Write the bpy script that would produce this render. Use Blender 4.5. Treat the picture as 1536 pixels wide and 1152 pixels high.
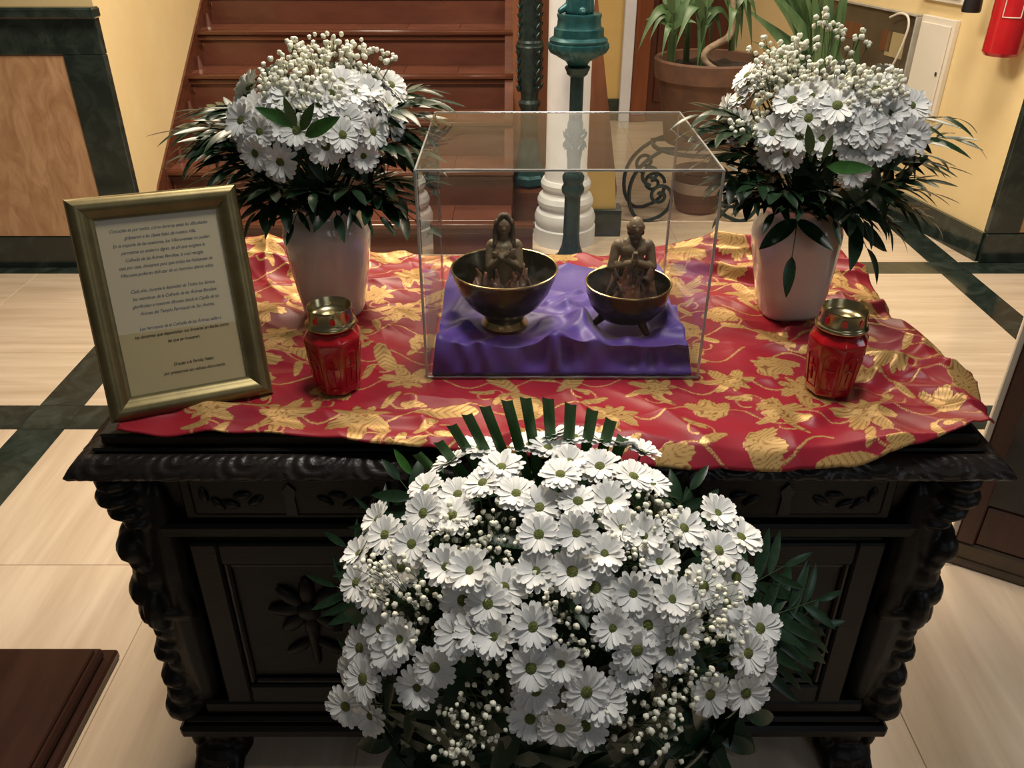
import bpy, bmesh, math, random
import numpy as np
from mathutils import Vector, Matrix, Quaternion, noise as mnoise

random.seed(7); np.random.seed(7)
PI = math.pi
for o in list(bpy.data.objects): bpy.data.objects.remove(o)
SC = bpy.context.scene
COL = SC.collection

# ------------------------------------------------------------------ camera, world, lights, exposure
CAMZ = 1.60; PITCH = math.radians(30.5); F = 1250.0
cam = bpy.data.cameras.new('camera'); cam.sensor_width = 36.0; cam.lens = F/1536*36.0; cam.clip_start = .02
co = bpy.data.objects.new('camera', cam); COL.objects.link(co)
co.location = (0, 0, CAMZ); co.rotation_euler = (math.radians(90)-PITCH, 0, 0)
SC.camera = co
W = bpy.data.worlds.new('world'); SC.world = W; W.use_nodes = True
W.node_tree.nodes['Background'].inputs[0].default_value = (1.0, .93, .84, 1)
W.node_tree.nodes['Background'].inputs[1].default_value = .05
SC.view_settings.view_transform = 'Standard'; SC.view_settings.look = 'None'
SC.view_settings.exposure = 0.0; SC.view_settings.gamma = 1.0; SC.view_settings.use_curve_mapping = False
def area(name, loc, target, size, power, col):
    l = bpy.data.lights.new(name, 'AREA'); l.shape = 'SQUARE'; l.size = size; l.energy = power; l.color = col
    o = bpy.data.objects.new(name, l); COL.objects.link(o); o.location = loc
    o.rotation_euler = (Vector(target)-Vector(loc)).to_track_quat('-Z', 'Y').to_euler(); return o
area('ceiling_lamp_over_stairs', (-.55, 3.0, 3.1), (-.4, 2.75, 0), .9, 108, (1, .83, .62))
area('ceiling_lamp_corridor', (1.55, 3.4, 3.1), (1.6, 3.3, 0), .9, 66, (1, .83, .62))
area('stair_lamp', (-.8, 5.2, 3.6), (-.8, 5.0, 0), .8, 36, (1, .84, .66))
ov_ = area('ceiling_lamp_over_desk', (.15, 1.2, 3.3), (.15, 1.18, 0), .5, 8, (1, .95, .87)); ov_.data.spread = math.radians(75)
area('entrance_daylight', (.9, -1.6, 2.6), (.25, 1.0, .6), 1.2, 5, (.85, .92, 1))
area('side_daylight', (3.4, .2, 2.0), (1.2, 1.3, 0), .8, 5, (.8, .9, 1))

# ------------------------------------------------------------------ picture ray -> point on a real plane
CP, SP = math.cos(PITCH), math.sin(PITCH)
def ray(px, py):
    u = (px-768)/F; v = (py-576)/F
    return Vector((u, CP-v*SP, -SP-v*CP))
def P(px, py, z=None, y=None):
    d = ray(px, py)
    t = (z-CAMZ)/d.z if z is not None else y/d.y
    return Vector((0, 0, CAMZ))+d*t
def Ppl(px, py, p0, n):
    d = ray(px, py); o = Vector((0, 0, CAMZ))
    return o+d*((Vector(p0)-o).dot(n)/d.dot(n))
S = 1.0256      # room measures below were taken with a 1.56 m eye height
T = .84         # height of the desk top

# ------------------------------------------------------------------ geometry helpers
class G:
    def __init__(s): s.v = []; s.f = []
    def add(s, vs, fs):
        n = len(s.v); s.v += [tuple(v) for v in vs]; s.f += [tuple(i+n for i in f) for f in fs]; return s
    def box(s, x0, x1, y0, y1, z0, z1, b=0.0, M=None):
        bm = bmesh.new(); bmesh.ops.create_cube(bm, size=1)
        for v in bm.verts: v.co = Vector((x0+(v.co.x+.5)*(x1-x0), y0+(v.co.y+.5)*(y1-y0), z0+(v.co.z+.5)*(z1-z0)))
        if b: bmesh.ops.bevel(bm, geom=bm.edges[:], offset=b, segments=1, affect='EDGES', profile=.5)
        bm.verts.index_update()
        vs = [M@v.co if M else v.co.copy() for v in bm.verts]
        s.add(vs, [[v.index for v in f.verts] for f in bm.faces]); bm.free(); return s
    def prism(s, poly, d, b=0):     # poly: 3-D points of one flat face, d: extrusion vector
        n = len(poly); poly = [Vector(p) for p in poly]; d = Vector(d)
        s.add(poly+[p+d for p in poly], [list(range(n))[::-1], list(range(n, 2*n))]+[[i, (i+1) % n, n+(i+1) % n, n+i] for i in range(n)]); return s
    def lathe(s, prof, n=32, c=(0, 0, 0), cap=True, mod=None):   # prof: (r,z)
        c = Vector(c); vs = []; fs = []
        for j, (r, z) in enumerate(prof):
            for i in range(n):
                a = 2*PI*i/n; rr = r*(mod(a, z) if mod else 1)
                vs.append(c+Vector((rr*math.cos(a), rr*math.sin(a), z)))
        for j in range(len(prof)-1):
            for i in range(n):
                k = (i+1) % n; fs.append([j*n+i, j*n+k, (j+1)*n+k, (j+1)*n+i])
        if cap: fs.append(list(range(n))[::-1]); fs.append([(len(prof)-1)*n+i for i in range(n)])
        return s.add(vs, fs)
    def tube(s, pts, r, n=8, closed=False, flat=1.0):
        pts = [Vector(p) for p in pts]; m = len(pts)
        rs = r if isinstance(r, (list, tuple)) else [r]*m
        vs = []; fs = []; a = None
        for j in range(m):
            t = (pts[min(j+1, m-1)]-pts[max(j-1, 0)])
            if closed: t = pts[(j+1) % m]-pts[j-1]
            t.normalize()
            if a is None:
                a = t.cross(Vector((.013, .03, 1)))
                if a.length < .05: a = t.cross(Vector((1, 0, 0)))
            a = a-t*a.dot(t); a.normalize(); b = t.cross(a).normalized()      # carried along the path
            for i in range(n):
                q = 2*PI*i/n; vs.append(pts[j]+(a*math.cos(q)*flat+b*math.sin(q))*rs[j])
        for j in range(m if closed else m-1):
            jn = (j+1) % m
            for i in range(n):
                k = (i+1) % n; fs.append([j*n+i, j*n+k, jn*n+k, jn*n+i])
        if not closed: fs.append(list(range(n))[::-1]); fs.append([(m-1)*n+i for i in range(n)])
        return s.add(vs, fs)
    def ell(s, c, r, nu=12, nv=8, M=None):
        c = Vector(c); r = r if isinstance(r, (tuple, list)) else (r, r, r)
        vs = [Vector((0, 0, 1))]; fs = []
        for j in range(1, nv):
            t = PI*j/nv
            for i in range(nu):
                a = 2*PI*i/nu; vs.append(Vector((math.sin(t)*math.cos(a), math.sin(t)*math.sin(a), math.cos(t))))
        vs.append(Vector((0, 0, -1)))
        for i in range(nu): fs.append([0, 1+i, 1+(i+1) % nu])
        for j in range(nv-2):
            for i in range(nu):
                a = 1+j*nu; fs.append([a+i, a+nu+i, a+nu+(i+1) % nu, a+(i+1) % nu])
        l = len(vs)-1; a = 1+(nv-2)*nu
        for i in range(nu): fs.append([a+i, l, a+(i+1) % nu])
        vs = [Vector((v.x*r[0], v.y*r[1], v.z*r[2])) for v in vs]
        if M: vs = [M@v for v in vs]
        return s.add([v+c for v in vs], fs)
    def cap(s, p, q, r0, r1, n=10):   # tapered capsule
        p, q = Vector(p), Vector(q); s.ell(p, r0, n, 6); s.ell(q, r1, n, 6); return s.tube([p, q], [r0, r1], n)

def mesh(name, g, smooth=True, ang=38):
    me = bpy.data.meshes.new(name); me.from_pydata([tuple(v) for v in g.v], [], g.f); me.validate(); me.update()
    me.polygons.foreach_set('use_smooth', [bool(smooth)]*len(me.polygons))
    if smooth: me.set_sharp_from_angle(angle=math.radians(ang))
    return me
def link(name, data, parent=None, M=None, mat=None):
    o = bpy.data.objects.new(name, data); COL.objects.link(o)
    if parent is not None: o.parent = parent
    if M is not None: o.matrix_local = M
    if mat is not None and not data.materials: data.materials.append(mat)
    return o
def obj(name, g, mat, parent=None, smooth=True, ang=38, label=None):
    """geometry given in world space; stored relative to the parent's world location"""
    if parent is not None:
        w = parent['_w'] if '_w' in parent else (0, 0, 0)
        g.v = [(v[0]-w[0], v[1]-w[1], v[2]-w[2]) for v in g.v]
    me = mesh(name, g, smooth, ang); o = link(name, me, parent, None, mat)
    if parent is not None: o['_w'] = list(parent['_w']) if '_w' in parent else [0, 0, 0]
    if label: o['label'] = label
    return o
def origin(o, loc):      # move a top-level mesh's origin to loc, keep the geometry in place
    loc = Vector(loc); o.data.transform(Matrix.Translation(-loc)); o.location = loc; o['_w'] = list(loc); return o
def tag(o, label, cat, group=None):
    o['label'] = label; o['category'] = cat
    if group: o['group'] = group
    return o
def thing(name, label, cat, loc, group=None):
    o = bpy.data.objects.new(name, None); COL.objects.link(o); o.empty_display_size = .05
    o.location = loc; o['_w'] = list(loc); return tag(o, label, cat, group)
def struct(o, label=None):
    o['kind'] = 'structure'
    if label: o['label'] = label
    return o
def stuff(o): o['kind'] = 'stuff'; return o
def blob(name, g, mat, parent=None, voxel=.002, smooth=2, label=None):
    """union many solids into one continuous surface"""
    me = bpy.data.meshes.new('tmp'); me.from_pydata(g.v, [], g.f); t = bpy.data.objects.new('tmp', me); COL.objects.link(t)
    m = t.modifiers.new('r', 'REMESH'); m.mode = 'VOXEL'; m.voxel_size = voxel
    m2 = t.modifiers.new('s', 'SMOOTH'); m2.factor = .5; m2.iterations = smooth
    dg = bpy.context.evaluated_depsgraph_get(); dg.update()
    ev = t.evaluated_get(dg); n = bpy.data.meshes.new_from_object(ev)
    g2 = G(); g2.v = [tuple(v.co) for v in n.vertices]; g2.f = [tuple(p.vertices) for p in n.polygons]
    bpy.data.objects.remove(t); bpy.data.meshes.remove(n); bpy.data.meshes.remove(me)
    return obj(name, g2, mat, parent, True, 180, label)
def bez(a, b, c, n):
    a, b, c = Vector(a), Vector(b), Vector(c)
    return [a*(1-t)**2+b*2*t*(1-t)+c*t*t for t in [i/n for i in range(n+1)]]
def frame_M(loc, n, spin=0, sc=1):
    n = Vector(n).normalized(); q = n.to_track_quat('Z', 'Y')
    R = (q @ Quaternion((0, 0, 1), spin)).to_matrix().to_4x4()
    return Matrix.Translation(loc) @ R @ Matrix.Scale(sc, 4)

# ------------------------------------------------------------------ materials
def nt(name):
    m = bpy.data.materials.new(name); m.use_nodes = True; t = m.node_tree
    return m, t, t.nodes['Principled BSDF'], t.nodes['Material Output']
def N(t, kind, **k):
    n = t.nodes.new(kind)
    for a, b in k.items():
        if a.startswith('i_'): n.inputs[a[2:].replace('_', ' ')].default_value = b
        else: setattr(n, a, b)
    return n
def ramp(t, src, stops):
    r = t.nodes.new('ShaderNodeValToRGB'); e = r.color_ramp.elements
    while len(e) < len(stops): e.new(.5)
    for i, (p, c) in enumerate(stops): e[i].position = p; e[i].color = (*c, 1)
    t.links.new(src, r.inputs[0]); return r.outputs[0]
def mat(name, c, c2=None, rough=.5, metal=0, scale=8, stretch=(1, 1, 1), detail=5, lo=.35, hi=.65, bump=0, bscale=40, coat=0, spec=.5,
        dist=.3, rvar=0, sheen=0, trans=0, sss=0, rand=False):
    m, t, b, out = nt(name)
    b.inputs['Roughness'].default_value = rough; b.inputs['Metallic'].default_value = metal
    b.inputs['Coat Weight'].default_value = coat; b.inputs['Coat Roughness'].default_value = .08
    b.inputs['Specular IOR Level'].default_value = spec; b.inputs['Sheen Weight'].default_value = sheen
    b.inputs['Transmission Weight'].default_value = trans
    if sss: b.inputs['Subsurface Weight'].default_value = sss; b.inputs['Subsurface Radius'].default_value = (.01, .01, .008)
    tc = N(t, 'ShaderNodeTexCoord'); mp = N(t, 'ShaderNodeMapping'); mp.inputs['Scale'].default_value = stretch
    t.links.new(tc.outputs['Object'], mp.inputs[0])
    if rand:
        oi = N(t, 'ShaderNodeObjectInfo'); ml = N(t, 'ShaderNodeMath', operation='MULTIPLY'); ml.inputs[1].default_value = 57.0
        t.links.new(oi.outputs['Random'], ml.inputs[0]); cb = N(t, 'ShaderNodeCombineXYZ')
        for i in range(3): t.links.new(ml.outputs[0], cb.inputs[i])
        t.links.new(cb.outputs[0], mp.inputs['Location'])
    nz = N(t, 'ShaderNodeTexNoise', i_Scale=scale, i_Detail=detail, i_Roughness=.6, i_Distortion=dist)
    t.links.new(mp.outputs[0], nz.inputs['Vector'])
    c2 = c2 or tuple(x*.8 for x in c)
    t.links.new(ramp(t, nz.outputs[0], [(lo, c), (hi, c2)]), b.inputs['Base Color'])
    if rvar:
        mr = N(t, 'ShaderNodeMapRange'); mr.inputs[3].default_value = max(0, rough-rvar); mr.inputs[4].default_value = rough+rvar
        t.links.new(nz.outputs[0], mr.inputs[0]); t.links.new(mr.outputs[0], b.inputs['Roughness'])
    if bump:
        n2 = N(t, 'ShaderNodeTexNoise', i_Scale=bscale, i_Detail=4); t.links.new(mp.outputs[0], n2.inputs['Vector'])
        bp = N(t, 'ShaderNodeBump', i_Strength=bump, i_Distance=.01); t.links.new(n2.outputs[0], bp.inputs['Height'])
        t.links.new(bp.outputs[0], b.inputs['Normal'])
    return m
def clear(name, tint=(.97, .98, .97), ior=1.49, rough=.0, haze=0.0):
    m, t, b, out = nt(name); t.nodes.remove(b)
    tr = N(t, 'ShaderNodeBsdfTransparent'); tr.inputs[0].default_value = (*tint, 1)
    gl = N(t, 'ShaderNodeBsdfGlossy'); gl.inputs['Roughness'].default_value = rough
    fr = N(t, 'ShaderNodeFresnel', i_IOR=ior); ge = N(t, 'ShaderNodeNewGeometry')
    iv = N(t, 'ShaderNodeMath', operation='SUBTRACT'); iv.inputs[0].default_value = 1; t.links.new(ge.outputs['Backfacing'], iv.inputs[1])
    ml = N(t, 'ShaderNodeMath', operation='MULTIPLY'); t.links.new(fr.outputs[0], ml.inputs[0]); t.links.new(iv.outputs[0], ml.inputs[1])
    mx = N(t, 'ShaderNodeMixShader'); t.links.new(ml.outputs[0], mx.inputs[0]); t.links.new(tr.outputs[0], mx.inputs[1]); t.links.new(gl.outputs[0], mx.inputs[2])
    last = mx
    if haze:
        df = N(t, 'ShaderNodeBsdfDiffuse'); df.inputs[0].default_value = (.8, .78, .72, 1)
        nz = N(t, 'ShaderNodeTexNoise', i_Scale=6.0, i_Detail=6); m2 = N(t, 'ShaderNodeMath', operation='MULTIPLY'); m2.inputs[1].default_value = haze
        t.links.new(nz.outputs[0], m2.inputs[0]); mx2 = N(t, 'ShaderNodeMixShader'); t.links.new(m2.outputs[0], mx2.inputs[0])
        t.links.new(mx.outputs[0], mx2.inputs[1]); t.links.new(df.outputs[0], mx2.inputs[2]); last = mx2
    t.links.new(last.outputs[0], out.inputs[0]); return m

M = {}
M['stone_y'] = mat('cream_stone_lengthwise', (.76, .63, .49), (.58, .45, .33), .22, scale=2.2, stretch=(9, .7, 1), lo=.3, hi=.72, coat=.25, rand=True, rvar=.06)
M['stone_x'] = mat('cream_stone_crosswise', (.76, .64, .50), (.57, .45, .33), .22, scale=2.2, stretch=(.7, 9, 1), lo=.3, hi=.72, coat=.25, rand=True, rvar=.06)
M['grout'] = mat('grout', (.50, .41, .31), rough=.8)
M['green'] = mat('green_marble', (.016, .026, .022), (.055, .075, .066), .16, scale=7, lo=.45, hi=.78, coat=.3, rand=True, dist=1.2)
M['trav'] = mat('travertine', (.68, .43, .25), (.42, .22, .11), .28, scale=6, stretch=(2.0, 1, .8), lo=.34, hi=.70, coat=.2, dist=1.4, detail=7)
M['yellow'] = mat('yellow_plaster', (.84, .68, .38), (.79, .62, .33), .6, scale=3, bump=.06, bscale=60)
M['ochre'] = mat('ochre_plaster', (.68, .48, .18), (.63, .43, .15), .6, scale=3, bump=.06, bscale=60)
M['stairwood'] = mat('stair_wood', (.14, .048, .024), (.085, .026, .014), .26, scale=3, stretch=(.6, 8, 8), coat=.35, rvar=.08)
M['riser'] = mat('stair_riser', (.155, .055, .035), (.11, .038, .025), .3, scale=4, stretch=(1, 1, 3), coat=.25, rvar=.08)
M['tread'] = mat('stair_tread_tile', (.18, .065, .040), (.125, .043, .028), .28, scale=5, coat=.25, rand=True)
M['iron'] = mat('painted_iron', (.012, .026, .028), (.028, .05, .05), .38, metal=.4, scale=30, bump=.1, bscale=90)
M['teal'] = mat('teal_iron', (.010, .065, .078), (.028, .12, .13), .36, metal=.35, scale=18, bump=.08, bscale=70, lo=.4, hi=.75)
M['darkteal'] = mat('dark_teal_iron', (.010, .030, .034), (.02, .055, .058), .38, metal=.35, scale=18, bump=.08, bscale=70)
M['white'] = mat('white_paint', (.77, .79, .85), (.68, .70, .76), .5, scale=4, bump=.12, bscale=25)
M['panelbrown'] = mat('brown_wood_panel', (.26, .10, .05), (.18, .065, .035), .35, scale=3, stretch=(6, 6, .6))
M['doorbrown'] = mat('door_wood', (.085, .022, .011), (.05, .013, .007), .35, scale=3, stretch=(6, 6, .5), coat=.2)
M['doorframe'] = mat('door_frame_wood', (.22, .065, .024), (.15, .04, .016), .32, scale=3, stretch=(6, 6, .5), coat=.2)
M['terra'] = mat('terracotta', (.155, .075, .042), (.10, .05, .032), .75, scale=9, bump=.15, bscale=40)
M['cream_glaze'] = mat('pale_glaze', (.48, .38, .32), (.36, .25, .2), .4, scale=6)
M['soil'] = mat('soil', (.03, .018, .012), (.012, .008, .006), .95, scale=30, bump=.6, bscale=50)
M['bark'] = mat('bark', (.30, .22, .15), (.17, .12, .08), .8, scale=25, bump=.5, bscale=60)
M['strap'] = mat('strap_leaf', (.055, .125, .045), (.10, .17, .075), .4, scale=4, stretch=(8, 1, 1), rand=True)
M['leafdark'] = mat('dark_leaf', (.008, .028, .010), (.015, .042, .017), .36, scale=9, coat=.05, spec=.4, rand=True)
M['leafmid'] = mat('green_leaf', (.030, .11, .016), (.045, .14, .025), .32, scale=9, coat=.2, rand=True)
M['palm'] = mat('cut_palm_strip', (.030, .105, .020), (.045, .13, .028), .38, scale=6, stretch=(10, 1, 1), rand=True)
M['petal'] = mat('white_petal', (.86, .86, .84), (.78, .78, .75), .5, scale=40, sss=.12)
M['disc'] = mat('green_flower_disc', (.085, .115, .018), (.15, .17, .03), .7, scale=150, bump=.6, bscale=400)
M['gyp'] = mat('small_white_bloom', (.84, .83, .72), (.72, .72, .58), .65, scale=60, sss=.1)
M['stem'] = mat('flower_stem', (.04, .075, .02), (.025, .05, .015), .5)
M['vase'] = mat('white_ceramic', (.74, .71, .63), (.69, .66, .58), .14, scale=3, coat=.6)
M['darkwood'] = mat('black_oak', (.0034, .0027, .0023), (.0065, .0045, .0034), .42, scale=5, stretch=(.6, 5, 5), coat=0, spec=.3, rvar=.1, bump=.08, bscale=60)
M['darkwood2'] = mat('black_oak_edge', (.022, .015, .011), (.010, .007, .006), .36, scale=9, coat=.05, spec=.4, rvar=.1, bump=.15, bscale=80)
M['platwood'] = mat('dark_mahogany', (.050, .022, .015), (.035, .014, .010), .2, scale=3, stretch=(6, .5, 6), coat=.4)
M['goldframe'] = mat('antique_gold', (.235, .19, .085), (.155, .125, .06), .40, metal=.75, scale=28, lo=.3, hi=.75)
M['paper'] = mat('cream_paper', (.56, .44, .25), (.50, .39, .215), .8, scale=3)
M['ink'] = mat('ink', (.015, .012, .01), rough=.8)
M['backboard'] = mat('backboard', (.05, .035, .02), rough=.8)
M['redglass'] = mat('red_glass', (.48, .006, .012), (.38, .004, .010), .12, scale=6, coat=.8, trans=.15, bump=.12, bscale=55)
M['redwin'] = mat('red_window', (.62, .02, .015), (.5, .015, .01), .25, coat=.5)
M['brass'] = mat('brass_lid', (.50, .42, .24), (.42, .34, .17), .26, metal=1, scale=10, rvar=.06)
M['bronze'] = mat('aged_bronze', (.060, .046, .022), (.028, .026, .018), .24, metal=.85, scale=14, lo=.35, hi=.7, rvar=.08, dist=1)
M['rimbrass'] = mat('bright_rim', (.52, .38, .18), (.42, .3, .14), .25, metal=1)
M['clay'] = mat('brown_clay', (.24, .165, .095), (.17, .115, .068), .45, scale=40, bump=.1, bscale=120)
M['hair'] = mat('dark_clay_hair', (.055, .033, .020), (.09, .055, .034), .5, scale=60, stretch=(4, 4, 1), bump=.4, bscale=120)
M['flame'] = mat('flame_clay', (.22, .085, .045), (.085, .055, .05), .45, scale=45, lo=.35, hi=.6, bump=.2, bscale=120)
M['purple'] = mat('purple_satin', (.105, .045, .34), (.070, .030, .25), .46, scale=12, sheen=.25, spec=.45, bump=.05, bscale=300)
M['acrylic'] = clear('clear_acrylic', ior=1.32, haze=.025)
M['glass'] = clear('picture_glass', ior=1.5)
M['edge'] = mat('polished_edge', (.62, .62, .58), (.5, .5, .47), .12, scale=20, coat=.8, trans=.3)
M['redpaint'] = mat('red_enamel', (.50, .014, .020), (.42, .010, .016), .25, coat=.6)
M['black'] = mat('black_rubber', (.01, .01, .012), rough=.5)
M['whiteplastic'] = mat('white_plastic', (.78, .74, .66), (.72, .68, .61), .4, scale=2)
M['greymetal'] = mat('grey_metal', (.4, .4, .4), rough=.3, metal=1)
M['reveal'] = mat('cabinet_inside', (.16, .12, .08), (.10, .075, .05), .5, scale=4)
M['redbrown'] = mat('red_brown_stand', (.075, .022, .014), (.05, .014, .010), .4, scale=6)
M['palewood'] = mat('pale_edge', (.66, .58, .48), (.55, .48, .4), .5, scale=4, stretch=(6, 6, .5))
M['goldrail'] = mat('gilt_brown_rail', (.085, .052, .022), (.05, .03, .014), .32, scale=6, coat=.3)
M['darkglass'] = mat('dark_glazing', (.006, .007, .008), rough=.06, coat=.5)

# ================================================================== SETTING
# floor: grout slab, cream slabs and green marble strips laid over it
g = G().box(-4.2, 4.6, -.4, 7.6, -.06, -.006)
floor = struct(obj('floor', g, M['grout']), 'cream marble slab floor crossed by dark green strips')
floor['_w'] = [0, 0, 0]
vs_x = [(-1.671*S, -1.513*S), (2.044*S, 2.19*S)]        # lengthwise green strips
hs_y = [(2.348*S, 2.50*S), (3.684*S, 3.83*S)]          # crosswise green strips
tile_cache = {}
def tile(x0, x1, y0, y1, m, name):
    k = (round(x1-x0, 3), round(y1-y0, 3), m)
    if k not in tile_cache:
        a, b = (x1-x0)/2-.0005, (y1-y0)/2-.0005
        me = mesh(name, G().box(-a, a, -b, b, -.02, 0, .0015), False); me.materials.append(M[m]); tile_cache[k] = me
    link(name, tile_cache[k], floor, Matrix.Translation(((x0+x1)/2, (y0+y1)/2, 0)))
xs = [(-4.1, vs_x[0][0]), (vs_x[0][1], vs_x[1][0]), (vs_x[1][1], 4.5)]
ys = [(-.3, hs_y[0][0]), (hs_y[0][1], hs_y[1][0]), (hs_y[1][1], 7.5)]
for (xa, xb) in xs:
    nx = max(1, round((xb-xa)/.62))
    for j, (ya, yb) in enumerate(ys):
        m = 'stone_y' if j == 0 else 'stone_x'
        ny = max(1, round((yb-ya)/(.62 if j != 1 else .4)))
        for a in range(nx):
            for b in range(ny):
                tile(xa+(xb-xa)*a/nx, xa+(xb-xa)*(a+1)/nx, ya+(yb-ya)*b/ny, ya+(yb-ya)*(b+1)/ny, m, 'floor_tile')
for (ya, yb) in hs_y:
    for (xa, xb) in xs+vs_x:
        nx = max(1, round((xb-xa)/.62))
        for a in range(nx): tile(xa+(xb-xa)*a/nx, xa+(xb-xa)*(a+1)/nx, ya, yb, 'green', 'green_strip')
for (xa, xb) in vs_x:
    for (ya, yb) in ys:
        ny = max(1, round((yb-ya)/.62))
        for b in range(ny): tile(xa, xb, ya+(yb-ya)*b/ny, ya+(yb-ya)*(b+1)/ny, 'green', 'green_strip')

# left: marble-clad wall facing us, then the yellow wall running back along the stairs
LX, LY = -1.735*S, 3.77*S
g = G().box(-4.2, LX-.01, LY+.02, LY+.25, 0, 3.2)
wl = struct(obj('wall_left', g, M['yellow']), 'yellow wall clad below in green marble and travertine')
g = G()
zc, zp1, zp0 = 1.155*S, .968*S, .154*S
px_ = P(96, 82, y=LY).x
obj('marble_frame', G().box(-4.1, LX, LY-.012, LY+.03, zp1, zc-.045, .003), M['green'], wl, False)
obj('marble_frame', G().box(px_, LX, LY-.012, LY+.03, 0, zp1-.001, .003), M['green'], wl, False)
obj('marble_frame', G().box(-4.1, px_-.001, LY-.012, LY+.03, 0, zp0, .003), M['green'], wl, False)
for a, b in ((-4.0, -2.95), (-2.945, px_-.002)):
    obj('marble_panel', G().box(a, b, LY-.006, LY+.025, zp0+.002, zp1-.002, .003), M['trav'], wl, False)
obj('marble_cap', G().box(-4.1, LX+.012, LY-.04, LY+.03, zc-.045, zc, .008), M['green'], wl, False)
g = G().box(LX-.24, LX-.012, LY+.245, 7.4, 0, 3.2)
struct(obj('wall_stairs', g, M['yellow']), 'yellow plaster wall running up along the left of the stairs')

# stairs
SD, SR, ST = 3.9*S, .185*S, .26*S
z1 = .169*S
SX0, SX1 = -1.765*S, 0.0
g = G().box(-.001, .001, SD, SD+.002, 0, .002)
st = bpy.data.objects.new('staircase', None); COL.objects.link(st); st.location = (SX0, SD, 0); st['_w'] = [SX0, SD, 0]
struct(st, 'red-brown wooden staircase with moulded nosings')
NS = 9
for k in range(NS):
    y = SD+k*ST; z = z1+k*SR; zb = 0 if k == 0 else z-SR
    xr = SX1 if k else SX1+.105
    obj('riser', G().box(SX0, xr, y+.03, y+.06, zb, z-.028), M['riser'], st, False)
    obj('riser_moulding', G().box(SX0, xr+.004, y+.014, y+.032, z-.058, z-.028, .005), M['stairwood'], st, False)
    nm = G().box(SX0, xr+.01, y-.004, y+.055, z-.029, z, .008)
    obj('nosing', nm, M['stairwood'], st)
    nt_ = 6
    for i in range(nt_):
        a = SX0+(SX1-SX0)*i/nt_; b = SX0+(SX1-SX0)*(i+1)/nt_-.002
        obj('tread_tile', G().box(a, b, y+.056, y+ST+.035, z-.02, z-.001, .001), M['tread'], st, False)
# stringer on the left wall (cut to the slope) and on the right
def stringer(x, w, h, mt, y0=SD-.05):
    sl = SR/ST; ye = SD+NS*ST
    pts = [(x, y0, 0), (x, y0, z1*.55+h), (x, SD+.12, z1+h+.06), (x, ye, z1+(NS-1)*SR+h+.06), (x, ye, z1+(NS-1)*SR-.25)]
    pts.append((x, SD+.3, 0)); return obj('stringer', G().prism(pts, (w, 0, 0)), mt, st, False)
stringer(SX0-.02, .05, .09, M['stairwood'])
g = G()
sl = SR/ST
obj('stringer', G().prism([(SX1-.04, SD+.30, 0), (SX1-.04, SD+.30, z1+SR*.9), (SX1-.04, SD+NS*ST, z1+NS*SR), (SX1-.04, SD+NS*ST, 0)], (.045, 0, 0)), M['stairwood'], st, False)
for k in range(NS):    # little carved brackets where each tread meets the left stringer
    y = SD+k*ST; z = z1+k*SR
    obj('bracket', G().ell((SX0+.04, y+.05, z-.09), (.012, .03, .035), 8, 6), M['stairwood'], st)
    obj('bracket', G().lathe([(.024, 0), (.016, .03), (.006, .07)], 8, (SX0+.045, y+.17, z-.001)), M['riser'], st)

# back wall, door, pier behind the column
BY = 6.75*S
struct(obj('wall_back', G().box(-2.2, 3.6, BY+.06, BY+.2, 0, 3.4), M['ochre']), 'ochre wall at the far end behind the plants')
struct(obj('baseboard_back', G().box(.5, .93, BY+.03, BY+.06, 0, .17, .004), M['green'], None, False), 'dark green baseboard of far wall left of the door')
dx = lambda p: P(p, 90, y=BY).x
dr = struct(obj('door_1', G().box(dx(975), dx(1108), BY+.0, BY+.05, 0, 2.3), M['doorbrown'], None, False), 'dark brown wooden door behind the potted plants')
dr['_w'] = [0, 0, 0]
for a, b in ((977, 1035), (1048, 1106)):
    for z0, z1_ in ((.15, .95), (1.05, 2.1)):
        obj('door_panel', G().box(dx(a)+.03, dx(b)-.03, BY-.012, BY+.004, z0, z1_, .01), M['doorbrown'], dr, False)
obj('door_frame', G().box(dx(950), dx(974), BY-.03, BY+.05, 0, 2.4, .006), M['doorframe'], dr, False)
obj('door_frame', G().box(dx(1109), dx(1113), BY-.03, BY+.05, 0, 2.4, .002), M['doorframe'], dr, False)
struct(obj('trim_1', G().box(dx(933), dx(949.5), BY-.015, BY+.055, 0, 2.5, .004), M['white'], None, False), 'white strip left of the brown door frame')
struct(obj('trim_2', G().box(dx(1114), dx(1124), BY-.015, BY+.055, 0, 2.5, .004), M['white'], None, False), 'white strip right of the brown door')
PY = 4.2*S
def pp(a, b): return P(a, b, y=PY)
zt = pp(900, 258).z; zb = .145*S
x0 = .30
g = G().prism([(x0, PY, 0), (P(926, 340, y=PY).x, PY, 0), (P(922.5, 258, y=PY).x, PY, zt), (x0, PY, zt)], (0, .06, 0))
wp = struct(obj('wall_pier', g, M['ochre'], None, False), 'low yellow wall end behind the white column'); wp['_w'] = [0, 0, 0]
BPy = 4.76; tp = P(893, -40, y=BPy); bq = P(925, 282, y=BPy)
obj('brown_panel', G().prism([(.007, BPy, 0), (bq.x, BPy, 0), (bq.x, BPy, bq.z), (tp.x, BPy, tp.z), (.007, BPy, tp.z)], (0, .10, 0)), M['panelbrown'], wp, False)
obj('dark_base', G().box(x0, P(925, 340, y=PY).x+.02, PY-.02, PY+.1, 0, zb, .004), M['green'], wp, False)

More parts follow.
